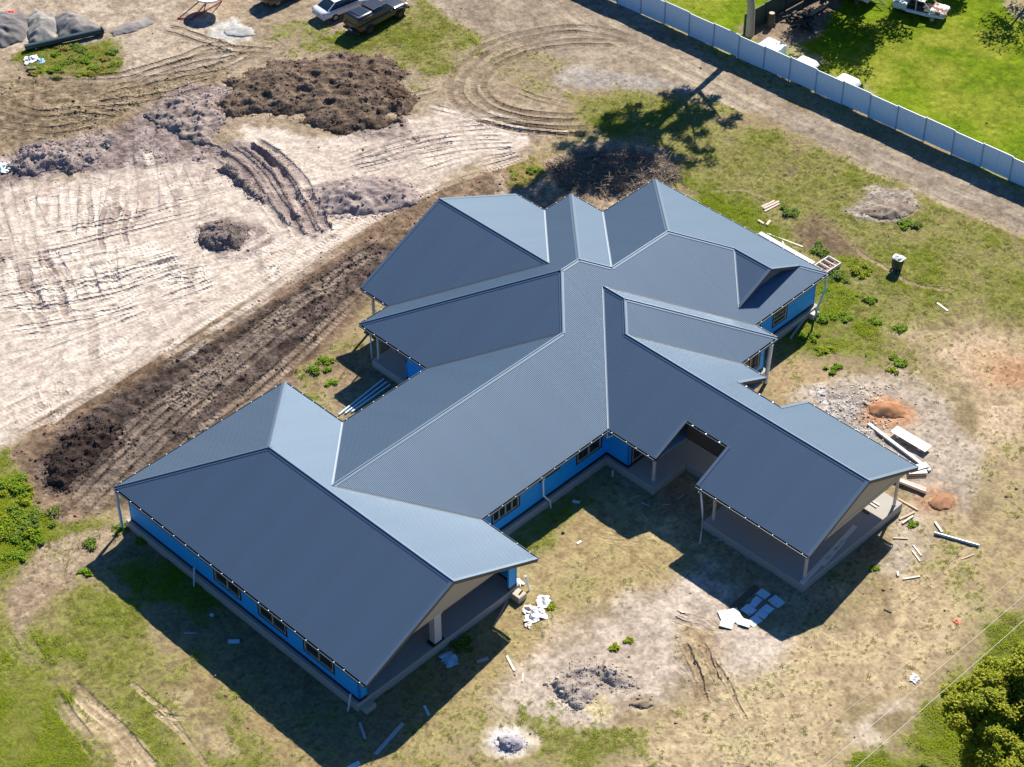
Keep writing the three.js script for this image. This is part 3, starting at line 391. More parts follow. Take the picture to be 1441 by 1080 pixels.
// barge boards and caps on the gable rakes: from eave a to ridge b, outward o along u
function barge(a, b, h0, h1, o, pale) {
  const off = (p, d) => [p[0] + o[0] * d, p[1] + o[1] * d], A = off(a, .02), B = off(b, .02);
  mesh('barge_board', beam(P3(A[0], h0 - .1, A[1]), P3(B[0], h1 - .1, B[1]), .03, .2), pale ? pale : fasciaM, HOUSE);
  const A2 = off(a, -.06), B2 = off(b, -.06); mesh('barge_cap', beam(P3(A2[0], h0 + .032, A2[1]), P3(B2[0], h1 + .032, B2[1]), .2, .02), capMat, HOUSE);
}
const hW = HE + T * WH, hD = HE + T * DH, hL = HE + T * LH;
barge([W1, WS], [W1, WR], HE, hW, [1, 0]); barge([W1, WN], [W1, WR], HE, hW, [1, 0]);
barge([DW, DS], [DW, DR], HE, hD, [-1, 0]); barge([DW, DN], [DW, DR], HE, hD, [-1, 0]);
barge([LE, RS], [LE, LR], HE, hL, [1, 0]); barge([LE, LN], [LE, LR], HE, hL, [1, 0]);
barge([GU, GV - gHalf], [GU, GV], GH - T * gHalf, GH, [1, 0]); barge([GU, GV + gHalf], [GU, GV], GH - T * gHalf, GH, [1, 0]);
for (const [u, o] of [[q0, 1], [q1, -1]]) { barge([u, RS], [u, qS], HE, K.rs(u, qS), [o, 0], fascia2); barge([u, LN], [u, qN], HE, K.ln(u, qN), [o, 0], fascia2); }
// gutters on the two short eaves of the link roof and its bulkheads
for (const [v, o] of [[qS, -1], [qN, 1]]) { const y = v === qS ? K.rs(0, v) : K.ln(0, v); mesh('gutter', [beam(P3(q0 + .05, y - .12, v + o * .06), P3(q1 - .05, y - .12, v + o * .06), .115, .012), beam(P3(q0 + .05, y - .07, v + o * .115), P3(q1 - .05, y - .07, v + o * .115), .012, .1)], gutterM, HOUSE); mesh('bulkhead', box(q1 - q0 - .1, y - .08 - 3.1, .05, (q0 + q1) / 2, (y - .08 + 3.1) / 2, -(v - o * .05)), fascia2, HOUSE); for (let k = 0; k < 3; k++) mesh('gutter_bracket', box(.085, .035, .085, q0 + .5 + k, y - .004, -(v + o * .08)), whiteM, HOUSE); }
// ceilings and soffit linings close every roof from below
const soffitM = M([.6, .6, .58], .85);
for (const [a, b, c, d] of [[W0 + .05, 12.58, WS + .05, WN - .05], [m0 + .05, ME - .05, WN - .04, MS + .04], [MW + .05, ME - .05, MS + .05, MN - .05], [BW + .05, ME - .05, MN - .04, BN - .05], [DW + .46, MW + .04, DS + .05, DN - .05], [ME - .04, RE - .05, RS + .05, RN - .05], [RE - .04, q0 - .05, RS + .05, LN - .05], [q0 - .04, q1 + .04, qS + .1, qN - .1], [q1 + .05, LE - .45, RS + .05, LN - .05]]) mesh('soffit_lining', box(b - a, .02, d - c, (a + b) / 2, HE - .22, -(c + d) / 2), soffitM, HOUSE);
// slab
const concrete = M([.38, .355, .32], .9), concreteWarm = concrete;
{
  const o = [[-6.93, -24.46], [12.66, -24.46], [12.66, -12.3], [9.16, -12.3], [9.16, -1.35], [12.85, -1.35], [12.85, 1.6], [16.7, 1.6], [16.7, -1.4], [23.95, -1.4], [23.95, 7.75], [16.7, 7.75], [16.7, 5.4], [12.85, 5.4], [12.85, 8.1], [10.88, 8.1], [10.88, 11.5], [9.16, 11.5], [9.16, 18.73], [-4.92, 18.73], [-4.92, 13.55], [-7.78, 13.55], [-7.78, 11], [-10.4, 11], [-10.4, -2.5], [-7.3, -2.5], [-7.3, -4.98], [-1.78, -4.98], [-1.78, -12.3], [-6.93, -12.3]];
  const s = new THREE.Shape(o.map(p => new THREE.Vector2(p[0], p[1]))), g = new THREE.ExtrudeGeometry(s, { depth: .82, bevelEnabled: true, bevelSize: .012, bevelThickness: .012, bevelSegments: 1 });
  g.rotateX(-Math.PI / 2); g.translate(0, -.22, 0); mesh('concrete_slab', g, concrete, HOUSE);
}
const FL = .612; // floor level
const wrap = M([.004, .36, .9], .55), wrapSeam = M([.02, .26, .62], .5), black = M([.012, .012, .014], .6), paleTeal = M([.32, .46, .5], .7), inner = M([.3, .25, .18], .9);
const frameM = M([.42, .41, .36], .5), glassM = new THREE.MeshPhysicalMaterial({ color: lin(.02, .03, .035), roughness: .08, metalness: 0, transmission: 0 });
const openings = [];
// a wall from (u,v) a to b with outward normal o; openings are [s0, s1, y0, y1]
function wall(a, b, o, op = [], y1 = HE - .24, mat = wrap, band = true) {
  const L = Math.hypot(b[0] - a[0], b[1] - a[1]), dx = (b[0] - a[0]) / L, dv = (b[1] - a[1]) / L, th = .12;
  const ry = Math.atan2(dv, dx), at2 = (s, out) => [a[0] + dx * s + o[0] * out, a[1] + dv * s + o[1] * out];
  const piece = (s0, s1, h0, h1, out, t) => { const c = at2((s0 + s1) / 2, out); return box(s1 - s0, h1 - h0, t, c[0], (h0 + h1) / 2, -c[1], ry); };
  const yb = band ? FL + .2 : FL, list = []; let s = 0;
  for (const [s0, s1, h0, h1] of op) { if (s0 > s) list.push(piece(s, s0, yb, y1, -th / 2, th)); if (h0 > yb + .01) list.push(piece(s0, s1, yb, h0, -th / 2, th)); if (h1 < y1 - .01) list.push(piece(s0, s1, h1, y1, -th / 2, th)); s = s1; }
  if (s < L) list.push(piece(s, L, yb, y1, -th / 2, th));
  mesh('wrapped_wall', list, mat, HOUSE);
  if (mat === wrap) { let q = 0; for (const [s0, s1] of [...op, [L, L]]) { if (s0 - q > .5) mesh('wrap_lap', piece(q + .02, s0 - .02, 1.95, 2.0, .004, .006), wrapSeam, HOUSE); q = s1; } }
  if (band) mesh('damp_course', piece(0, L, FL + .002, FL + .2, -th / 2 + .012, th + .02), black, HOUSE);
  return { piece, at2, L, ry };
}
function windowAt(w, s0, s1, h0, h1, n = 2, cross = 0) {
  const g = sub('window', HOUSE), p = w.piece, f = .045, list = [p(s0, s1, h0, h0 + f, -.03, .1), p(s0, s1, h1 - f, h1, -.03, .1), p(s0, s0 + f, h0 + f, h1 - f, -.03, .1), p(s1 - f, s1, h0 + f, h1 - f, -.03, .1)];
  for (let k = 1; k < n; k++) { const s = lerp(s0, s1, k / n); list.push(p(s - .03, s + .03, h0 + f, h1 - f, -.035, .08)); }
  for (let k = 1; k <= cross; k++) { const h = lerp(h0, h1, k / (cross + 1)); list.push(p(s0 + f, s1 - f, h - .02, h + .02, -.04, .05)); }
  mesh('frame', list, frameM, g);
  for (let k = 0; k < n; k++) mesh('pane', p(lerp(s0, s1, k / n) + .02, lerp(s0, s1, (k + 1) / n) - .02, h0 + .02, h1 - .02, -.06, .012), glassM, g);
  mesh('flashing', [p(s0 - .13, s0 - .005, h0 - .13, h1, .006, .012), p(s1 + .005, s1 + .13, h0 - .13, h1, .006, .012), p(s0 - .004, s1 + .004, h0 - .13, h0 - .004, .006, .012)], black, g);
}
const WT = HE - .24;
{ // street wing
  let w = wall([-6.73, -24.26], [12.62, -24.26], [0, -1], [[7.65, 9.75, 1.35, 2.6], [11.4, 13.55, 1.35, 2.6], [15.1, 17.35, 1.35, 2.6]]);
  windowAt(w, 7.65, 9.75, 1.35, 2.6); windowAt(w, 11.4, 13.55, 1.35, 2.6); windowAt(w, 15.1, 17.35, 1.35, 2.6);
  wall([-6.73, -24.26], [-6.73, -12.5], [-1, 0]); wall([-6.73, -12.5], [-1.58, -12.5], [0, 1]);
  wall([8.96, -12.5], [12.62, -12.5], [0, 1]); wall([12.62, -13.12], [12.62, -12.5], [1, 0]); wall([12.62, -24.26], [12.62, -23.75], [1, 0]);
  mesh('garage_pier', [box(.42, 2.42, .5, 12.38, FL + 1.21, 18.5), box(.5, .3, .62, 12.4, FL + 2.35, 18.5)], M([.55, .57, .58], .8), HOUSE);
  mesh('pier_base', box(.5, .1, .85, 12.38, FL + .055, 18.5), black, HOUSE);
  const gs = new THREE.Shape([[-WS - .5, 3.02], [-WN + .5, 3.02], [-WN + .15, HE - .06], [-WR, hW - .2], [-WS - .15, HE - .06]].map(p => new THREE.Vector2(...p)));
  const g = new THREE.ExtrudeGeometry(gs, { depth: .08, bevelEnabled: false }); g.rotateY(-Math.PI / 2); g.translate(12.66, 0, 0); mesh('gable_wall', g, beige, HOUSE);
  mesh('lintel', box(.14, .12, 11.5, 12.6, 2.97, 18.38), beige, HOUSE);
  wall([5.6, -24.1], [5.6, -12.6], [1, 0], [], WT, inner, false);
  // wing walls
  w = wall([8.96, -12.4], [8.96, -1.15], [1, 0], [[1.72, 3.78, 1.62, 2.75], [5.6, 7.1, 2.3, 2.75], [8.7, 10.68, 1.62, 2.75]]);
  windowAt(w, 1.72, 3.78, 1.62, 2.75, 4); windowAt(w, 8.7, 10.68, 1.62, 2.75, 2); windowAt(w, 5.6, 7.1, 2.3, 2.75, 1);
  wall([-1.58, -12.4], [-1.58, -4.75], [-1, 0]);
  w = wall([8.96, -1.15], [10.68, -1.15], [0, -1]);
  w = wall([10.68, -1.15], [10.68, 11.3], [1, 0], [[.35, 2.2, .9, 2.6], [10.3, 11.9, 1.3, 2.7]]); windowAt(w, .35, 2.2, .9, 2.6, 2); windowAt(w, 10.3, 11.9, 1.3, 2.7, 2);
  wall([8.96, 11.3], [10.68, 11.3], [0, 1]);
  w = wall([8.96, 11.4], [8.96, 18.53], [1, 0], [[.4, 1.5, 1.3, 2.6], [2.9, 4.15, 1.35, 2.65]]); windowAt(w, .4, 1.5, 1.3, 2.6, 2); windowAt(w, 2.9, 4.15, 1.35, 2.65, 1, 3);
  wall([-4.72, 18.53], [8.96, 18.53], [0, 1]); wall([-4.72, 13.35], [-4.72, 18.53], [-1, 0]);
  wall([-4.42, -4.75], [-1.58, -4.75], [0, -1]); wall([-4.42, -4.75], [-4.42, 13.35], [-1, 0]); wall([-7.58, 13.35], [-4.72, 13.35], [0, 1]);
}
// pale strip of bracing sheet under the eaves of the courtyard walls
mesh('bracing_strip', [box(.012, .34, 11.1, 8.972, 2.76, 6.85)].map(g => g), paleTeal, HOUSE);
mesh('bracing_strip', box(1.6, .3, .012, 9.8, 2.76, 1.138), paleTeal, HOUSE);
mesh('bracing_strip', box(.012, .3, 6.9, 8.972, 2.78, -15), paleTeal, HOUSE);
// gablet infill and end gables
{
  const t = (u, v0, v1, vr, h0, h1) => { const s = new THREE.Shape([[-v0, h0], [-v1, h0], [-vr, h1]].map(p => new THREE.Vector2(...p))); const g = new THREE.ExtrudeGeometry(s, { depth: .06, bevelEnabled: false }); g.rotateY(-Math.PI / 2); return g.translate(u, 0, 0); };
  mesh('gablet_wall', t(GU - .35, GV - gHalf - .6, GV + gHalf + .5, GV, GH - T * (gHalf + .55), GH - .03), M([.1, .14, .18], .6), HOUSE);
  mesh('gable_wall', t(LE - .42, RS + .35, LN - .35, LR, HE - .16, hL - .19), beige, HOUSE);
  mesh('gable_wall', t(DW + .45, DS + .35, DN - .35, DR, HE - .16, hD - .19), beige, HOUSE);
  mesh('porch_beam', [box(.14, .26, LN - RS - .9, LE - .5, 2.84, -LR), box(LE - q1 - .9, .26, .14, (LE + q1) / 2, 2.84, -(RS + .72)), box(LE - q1 - .9, .26, .14, (LE + q1) / 2, 2.84, -(LN - .95))], beige, HOUSE);
}
// posts
const postM = M([.62, .56, .48], .7);
for (const [u, v, c] of [[23.72, 7.25], [23.62, -.86], [17, -.86], [17.02, 7.25], [20.3, 7.25], [12.4, -.85], [16.4, 2], [13.2, 5], [-7.1, -4.6], [-4.3, -4.62], [-10.15, -2.2], [-10.15, 10.7], [-7.5, -2.2], [-10.15, 4.2]]) { mesh('post', [box(.14, 2.42, .14, u, FL + 1.2, -v), box(.2, .06, .2, u, FL + .031, -v)], postM, HOUSE); }
// downpipes and loose hanging pipe ends
const pvc = M([.78, .8, .8], .45), pvcB = M([.5, .66, .72], .5);
const pipe = (pts, r, m) => mesh('downpipe', pts.slice(1).map((p, i) => bar(P3(...pts[i]), P3(...p), r, 8)).concat(pts.slice(1, -1).map(p => new THREE.SphereGeometry(r, 8, 6).translate(p[0], p[1], -p[2]))), m, HOUSE);
pipe([[9.46, 3.05, -7], [9.3, 2.6, -6.95], [9.16, 1.2, -6.75], [9.3, .6, -6.35], [9.32, .02, -6.3]], .055, pvc);
pipe([[9.44, 3.06, -1.7], [9.2, 2.3, -1.45], [9.75, 2.85, -1.4]], .05, pvc);
pipe([[-6.9, 3.05, -24.8], [-7, 2, -24.75], [-7.05, .05, -24.7]], .1, pvcB);
pipe([[-.65, 1.3, -24.5], [-.55, .05, -24.75]], .05, pvcB); pipe([[12.2, 1.1, -24.5], [12.25, .05, -24.8]], .05, pvcB);
pipe([[9.5, 3.05, 18.7], [9.45, 2, 18.9], [9.3, .8, 18.6], [9.2, .3, 18.3]], .07, pvcB);
pipe([[11.2, 3.05, 11.2], [11.15, 1.5, 11.15], [11.2, .05, 11.0]], .13, pvc);
pipe([[12.85, 1.2, -12.05], [12.9, .6, -11.95], [13, .05, -11.9]], .06, pvc);
pipe([[10.1, .5, -1.85], [10.1, 0, -1.85]], .06, pvcB);
pipe([[-7.9, 3.05, -4.5], [-7.9, .05, -4.5]], .05, pvcB);
pipe([[16.35, 2.95, -1.5], [16.3, 2.7, -1.55]], .05, pvc);
{ // strip of loose white flashing hanging from the porch gutter
  const a = P3(16.6, 3.0, -1.72), b = P3(17.4, .05, -2.5), pos = [], n = 8; for (let i = 0; i < n; i++) { const f = t => { const p = a.clone().lerp(b, t); p.x += Math.sin(t * 3.1) * .15; const tw = t * 1.6, w = .05 + .13 * Math.sin(Math.min(1, t * 1.3) * 2.6); return [p.clone().add(new THREE.Vector3(Math.cos(tw) * w, 0, Math.sin(tw) * w)), p.clone().add(new THREE.Vector3(-Math.cos(tw) * w, 0.01, -Math.sin(tw) * w))]; }; const q = [...f(i / n), ...f((i + 1) / n)]; for (const t of [0, 1, 2, 1, 3, 2]) pos.push(q[t].x, q[t].y, q[t].z); }
  const g = new THREE.BufferGeometry(); g.setAttribute('position', new THREE.Float32BufferAttribute(pos, 3)); g.computeVertexNormals(); mesh('hanging_flashing', g, M([.72, .77, .8], .6, { side: THREE.DoubleSide }), HOUSE);
}
//NEXT
// ───────── fences ─────────
const SV = new THREE.Vector3(-SUN.x / SUN.y, 0, -SUN.z / SUN.y); // shadow of one metre of height
function fence(name, label, A, dir, n, pw, H, sheetMat, railMat, postMat = railMat) {
  const t = thing(name, label, 'fence', A.clone(), Math.atan2(-dir.z, dir.x));
  const prof = []; const ribs = 12; // trapezoidal ribbed infill
  for (let i = 0; i <= ribs; i++) { const x = i / ribs * pw; const w = pw / ribs; prof.push([x, 0], [x + w * .3, 0], [x + w * .42, .022], [x + w * .72, .022]); }
  const pos = []; for (let i = 0; i < prof.length - 4; i++) { const a = prof[i], b = prof[i + 1]; const q = [[a[0], .1, a[1]], [b[0], .1, b[1]], [b[0], H - .03, b[1]], [a[0], H - .03, a[1]]]; for (const k of [0, 1, 2, 0, 2, 3]) pos.push(...q[k]); }
  const pg = new THREE.BufferGeometry(); pg.setAttribute('position', new THREE.Float32BufferAttribute(pos, 3)); pg.computeVertexNormals(); pg.translate(0, 0, -.011);
  const rg = box(pw - .06, .05, .05, pw / 2, H - .012, 0), rb = box(pw - .06, .06, .05, pw / 2, .1, 0), po = box(.075, H + .09, .11, 0, H / 2, 0);
  for (let k = 0; k < n; k++) {
    const dy = ((k * 7) % 5 - 2) * .03;
    const p = mesh('panel', pg, sheetMat, t); p.position.set(k * pw, dy, 0);
    mesh('top_rail', rg, railMat, p); mesh('bottom_rail', rb, railMat, p);
    mesh('post', po, postMat, t).position.set(k * pw, dy + .01, 0);
  }
  return t;
}
fence('boundary_fence', 'long white ribbed steel fence beside the dirt track', FA.clone().addScaledVector(FD, -2.365 * 9), FD, 25, 2.365, 1.98, M([.64, .84, .95], .5), M([.82, .88, .92], .45), M([.36, .47, .56], .5));
{
  const a = G(1058, 42), b = G(1135, 0), d = b.clone().sub(a).normalize();
  fence('side_fence', 'dark green ribbed steel fence meeting the white boundary fence', a.clone().addScaledVector(d, -.9), d, 7, 2.365, 1.8, M([.025, .06, .05], .55), M([.02, .045, .04], .5));
}

// ───────── heaps ─────────
const heapTops = [];
function heap(name, label, poly, H, { c0, c1, s = 1.2, lump = .5, res = .11, fine = .12, group, cat = 'heap', skirt = .35, clod } = {}) {
  const w = poly.map(q => G(q[0], q[1])), c = w.reduce((a, b) => a.add(b), new THREE.Vector3()).divideScalar(w.length); let ax = 1e9, bx = -1e9, az = 1e9, bz = -1e9;
  for (const q of w) { ax = Math.min(ax, q.x); bx = Math.max(bx, q.x); az = Math.min(az, q.z); bz = Math.max(bz, q.z); }
  ax -= .6; bx += .6; az -= .6; bz += .6; const nx = Math.ceil((bx - ax) / res), nz = Math.ceil((bz - az) / res), h = new Float32Array((nx + 1) * (nz + 1)), P = [], Cc = [];
  for (let j = 0; j <= nz; j++) for (let i = 0; i <= nx; i++) {
    const x = ax + i * res, z = az + j * res; let ins = false, best = 1e9;
    for (let a = 0, b = w.length - 1; a < w.length; b = a++) { const A = w[a], B = w[b]; if ((A.z > z) !== (B.z > z) && x < (B.x - A.x) * (z - A.z) / (B.z - A.z) + A.x) ins = !ins; const ex = B.x - A.x, ez = B.z - A.z, t = clamp(((x - A.x) * ex + (z - A.z) * ez) / (ex * ex + ez * ez)), dx = A.x + ex * t - x, dz = A.z + ez * t - z, q = dx * dx + dz * dz; if (q < best) best = q; }
    const d = Math.sqrt(best) * (ins ? 1 : -1) + (fbm(x / 1.1 + 5, z / 1.1, 3) - .5) * skirt * 2.4, n = fbm(x / 1.7 + 31, z / 1.7 + 7, 3), m = fbm(x / .4 + 3, z / .4, 3), k = j * (nx + 1) + i;
    const e = 1 - Math.exp(-Math.max(0, d) / s);
    const rg = 1 - Math.abs(2 * fbm(x / 1.2 + 61, z / .8 + 13, 3) - 1) * 2.2; h[k] = d <= 0 ? -.25 + d * .3 : H * e * (1 - lump + lump * (1.4 * n + .7 * rg)) + fine * (m - .4) * Math.min(1, d * 3) + fine * .5 * (vn(x * 6, z * 6) - .5);
    const y = groundY(x, z) + h[k]; P.push(x - c.x, y, z - c.z); const t = clamp(m * 1.5 + n * .8 - .75), q = .85 + .3 * vn(x * 9, z * 9); Cc.push(lerp(c0[0], c1[0], t) * q, lerp(c0[1], c1[1], t) * q, lerp(c0[2], c1[2], t) * q);
    if (clod && d > -.25 && rnd() < clod * res * res) { const b = clamp(t * .6 + rr(.25, .6)); heapTops.push([x, Math.max(y, groundY(x, z)) - .02, z, lerp(c0[0], c1[0], b), lerp(c0[1], c1[1], b), lerp(c0[2], c1[2], b)]); }
  }
  const I = []; for (let j = 0; j < nz; j++) for (let i = 0; i < nx; i++) { const a = j * (nx + 1) + i, b = a + 1, e = a + nx + 1, f = e + 1; if (Math.max(h[a], h[b], h[e], h[f]) > -.24) I.push(a, e, b, b, e, f); }
  const g = new THREE.BufferGeometry(); g.setAttribute('position', new THREE.Float32BufferAttribute(P, 3)); g.setAttribute('color', new THREE.Float32BufferAttribute(Cc, 3)); g.setIndex(I); g.computeVertexNormals();
  const o = mesh(name, g, heapMat); o.position.set(c.x, 0, c.z); return tag(o, label, cat, group);
}
const heapMat = new THREE.MeshPhysicalMaterial({ vertexColors: true, roughness: 1, specularIntensity: .2 });
heap('soil_heap', 'wide mound of dark brown cloddy topsoil by the parked cars', [[312, 150], [330, 112], [380, 90], [440, 84], [500, 70], [545, 86], [570, 108], [588, 142], [572, 162], [545, 168], [522, 190], [470, 192], [425, 165], [375, 165], [330, 170]], 0.8, { c0: [.07, .049, .037], c1: [.22, .16, .116], s: 2, lump: .6, fine: .14, clod: 40, skirt: 1.1 });
heap('soil_heap', 'tighter reddish-brown clod heap on the end of the topsoil mound', [[500, 118], [515, 100], [560, 112], [585, 140], [572, 160], [540, 158], [510, 145]], .55, { c0: [.05, .033, .024], c1: [.19, .125, .085], s: .9, lump: .8, fine: .3, clod: 70 });
heap('soil_ridge', 'black cloddy earth ridge at the lower end of the dark strip', [[58, 690], [70, 645], [100, 612], [152, 592], [172, 605], [130, 655], [95, 690]], .55, { c0: [.022, .016, .014], c1: [.075, .052, .042], s: .7, lump: .8, fine: .3, clod: 60 });
heap('clod_heap', 'small round heap of dark grey-brown clods alone on the pale sand', blob(315, 333, 36, 19), .75, { c0: [.09, .07, .064], c1: [.28, .225, .2], s: .9, lump: .6, fine: .22, clod: 70 });
heap('gravel_heap', 'dark grey gravel heap at the edge beside the pale gravel heap', [[-40, 35], [5, 20], [38, 22], [42, 40], [32, 62], [-40, 72]], 1.6, { c0: [.13, .12, .12], c1: [.24, .225, .22], s: 1.6, lump: .35, fine: .04, group: 'gravel heaps behind the culvert pipe' });
heap('gravel_heap', 'pale grey gravel heap between the two darker gravel heaps', [[36, 30], [48, 12], [76, 22], [84, 58], [40, 66]], 1.7, { c0: [.2, .19, .18], c1: [.4, .375, .34], s: 1.6, lump: .3, fine: .04, group: 'gravel heaps behind the culvert pipe' });
heap('gravel_heap', 'mid grey gravel heap right behind the dark culvert pipe', [[76, 26], [100, 18], [124, 26], [146, 46], [110, 55], [80, 60]], 1.2, { c0: [.17, .155, .15], c1: [.29, .27, .255], s: 1.4, lump: .35, fine: .04, group: 'gravel heaps behind the culvert pipe' });
heap('gravel_spread', 'thin spread of grey gravel trailing from the gravel heaps', [[150, 46], [180, 32], [214, 18], [218, 32], [190, 48], [158, 54]], .35, { c0: [.2, .18, .17], c1: [.33, .3, .28], s: .8, fine: .05 });
heap('rubble_bank', 'bank of pinkish-grey rubble and clods at the rim of the sand flat', [[5, 240], [25, 212], [60, 200], [110, 210], [145, 225], [100, 240], [50, 250]], .6, { c0: [.16, .125, .115], c1: [.36, .295, .275], s: .9, lump: .85, fine: .28, clod: 45, skirt: .6 });
heap('spoil_ridge', 'curving low ridge of grey-pink spoil turned up by a machine', [[205, 165], [240, 145], [290, 140], [315, 165], [300, 195], [330, 215], [290, 210], [240, 190]], .4, { c0: [.17, .135, .12], c1: [.35, .285, .255], s: .9, lump: .9, fine: .25, clod: 25, skirt: .7 });
heap('spoil_ridge', 'line of lumpy spoil beside the curved crawler tracks', [[310, 240], [325, 236], [350, 255], [380, 280], [372, 290], [335, 265]], .45, { c0: [.14, .11, .1], c1: [.31, .25, .225], s: .5, lump: .9, fine: .25, clod: 60 });
heap('spoil_heap', 'broad flat heap of lilac-grey spoil near the roof corner', [[440, 280], [470, 262], [530, 250], [575, 262], [592, 280], [560, 298], [500, 306], [455, 302]], .55, { c0: [.21, .165, .155], c1: [.37, .305, .28], s: 1.3, lump: .8, fine: .2, clod: 16, skirt: .6 });
heap('sand_heap', 'orange builders sand heap beside the grey rubble', blob(1249, 580, 27, 13), .6, { c0: [.3, .14, .07], c1: [.45, .25, .135], s: .9, lump: .3, fine: .05 });
heap('sand_heap', 'smaller orange sand heap beyond the porch corner', blob(1327, 707, 19, 13), .4, { c0: [.28, .135, .075], c1: [.42, .235, .135], s: .8, lump: .4, fine: .05 });
heap('earth_heap', 'grey-lilac dug earth heap on the bare pad in the yard', [[772, 962], [800, 938], [838, 930], [880, 945], [892, 965], [868, 972], [846, 962], [834, 985], [812, 998], [790, 982]], .45, { c0: [.25, .205, .175], c1: [.43, .365, .31], s: .8, lump: .7, fine: .3, clod: 45 });
heap('earth_bank', 'short dark earth bank at the edge of the bare pad', [[888, 992], [912, 984], [928, 992], [905, 1004]], .35, { c0: [.2, .15, .11], c1: [.36, .28, .2], s: .5, lump: .8, fine: .2, clod: 15 });
heap('lime_heap', 'little lilac-grey spoil heap in a white powder ring', blob(714, 1046, 19, 11), .3, { c0: [.14, .125, .15], c1: [.4, .37, .4], s: .6, lump: .8, fine: .2, clod: 30 });
heap('slurry_pad', 'hardened pale concrete washout on the dirt', [[316, 44], [330, 34], [352, 40], [358, 50], [338, 54], [322, 52]], .16, { c0: [.3, .29, .28], c1: [.46, .45, .43], s: .4, fine: .05, cat: 'concrete' });
heap('earth_heap', 'scraped grey earth patch heap in the grass by the track', [[1205, 300], [1230, 290], [1280, 285], [1288, 300], [1255, 312]], .22, { c0: [.15, .115, .085], c1: [.33, .27, .22], s: .6, lump: .9, fine: .18, clod: 8 });

// ───────── brush pile in the tree's shadow ─────────
{
  const t = thing('brush_pile', 'dark pile of cut branches and brush in the tree shadow', 'brush pile', G(865, 245));
  const list = [], c = t.position;
  for (let k = 0; k < 900; k++) {
    const a = rr(0, 6.283), r = Math.sqrt(rnd()), x = Math.cos(a) * r * 4.6, z = Math.sin(a) * r * 2.7, hh = (1 - r * r) * .9, L = rr(.5, 2.2), b = rr(0, 6.283), tl = rr(-.35, .35);
    const d = new THREE.Vector3(Math.cos(b) * Math.cos(tl), Math.sin(tl), Math.sin(b) * Math.cos(tl)).multiplyScalar(L / 2), o = new THREE.Vector3(x, .08 + rnd() * hh + groundY(c.x + x, c.z + z), z);
    list.push(bar(o.clone().sub(d), o.clone().add(d), rr(.012, .045), 3, .01));
  }
  mesh('branches', list, M([.23, .18, .14], .95), t);
}

// ───────── loose ground cover: clods, grass, weeds ─────────
{
  const g = new THREE.IcosahedronGeometry(1, 0), p = g.attributes.position, v = new THREE.Vector3();
  for (let i = 0; i < p.count; i++) { v.fromBufferAttribute(p, i); const k = .75 + .5 * vn(v.x * 1.7 + 9, v.y * 1.7 + v.z * 2.3 + 4); p.setXYZ(i, v.x * k, v.y * k * .75, v.z * k); } g.computeVertexNormals();
  const pts = heapTops.map(h => [...h, rr(.02, .075) * (rnd() < .07 ? 2.1 : 1)]);
  for (let k = 0; k < 260000; k++) { const x = rr(-41, 41), z = rr(-48, 31), a = at(fA, x, z); if (rnd() < (a - .045) * 4.2 * sm(.38, .62, at(n2, x, z)) || rnd() < .003) pts.push([x, groundY(x, z), z, at(fR, x, z) * rr(.6, 1.2), at(fG, x, z) * rr(.6, 1.15), at(fB, x, z) * rr(.6, 1.15), rr(.02, .07) * (rnd() < .1 ? 2 : 1)]); }
  const im = new THREE.InstancedMesh(g, new THREE.MeshPhysicalMaterial({ roughness: 1, specularIntensity: .2 }), pts.length), d = new THREE.Object3D(), c = new THREE.Color();
  pts.forEach((q, i) => { d.position.set(q[0], q[1], q[2]); d.rotation.set(rr(0, 6), rr(0, 6), rr(0, 6)); d.scale.set(q[6] * rr(.7, 1.3), q[6], q[6] * rr(.7, 1.3)); d.updateMatrix(); im.setMatrixAt(i, d.matrix); im.setColorAt(i, c.setRGB(q[3], q[4], q[5])); });
  im.name = 'clods'; shade(im); scene.add(im); tag(im, 'loose clods and stones scattered over the worked earth', 'stones', null, 'stuff'); console.log('clods', pts.length);
}
{ // pale broken rubble by the pavilion
  const g = new THREE.BoxGeometry(1, .7, .8), n = 420, im = new THREE.InstancedMesh(g, new THREE.MeshStandardMaterial({ roughness: .95 }), n), d = new THREE.Object3D(), c = new THREE.Color();
  for (let i = 0; i < n; i++) { const p = G(1195 + rr(-46, 46) + rr(-8, 30), 592 + rr(-50, 50)), s = rr(.03, .12); d.position.set(p.x, groundY(p.x, p.z) + s * .2, p.z); d.rotation.set(rr(-.5, .5), rr(0, 6), rr(-.5, .5)); d.scale.setScalar(s); d.updateMatrix(); im.setMatrixAt(i, d.matrix); const k = rr(.4, .72); im.setColorAt(i, c.setRGB(k, k * .93, k * .84)); }
  im.name = 'rubble'; shade(im); scene.add(im); tag(im, 'scatter of broken pale concrete rubble beside the pavilion roof', 'rubble', null, 'stuff');
}
const leafQuad = (L, w) => { const g = new THREE.BufferGeometry(); g.setAttribute('position', new THREE.Float32BufferAttribute([-w, 0, 0, w, 0, 0, w * .8, L * .6, L * .12, -w, 0, 0, w * .8, L * .6, L * .12, -w * .8, L * .6, L * .12, -w * .8, L * .6, L * .12, w * .8, L * .6, L * .12, 0, L, L * .4], 3)); g.computeVertexNormals(); return g; };
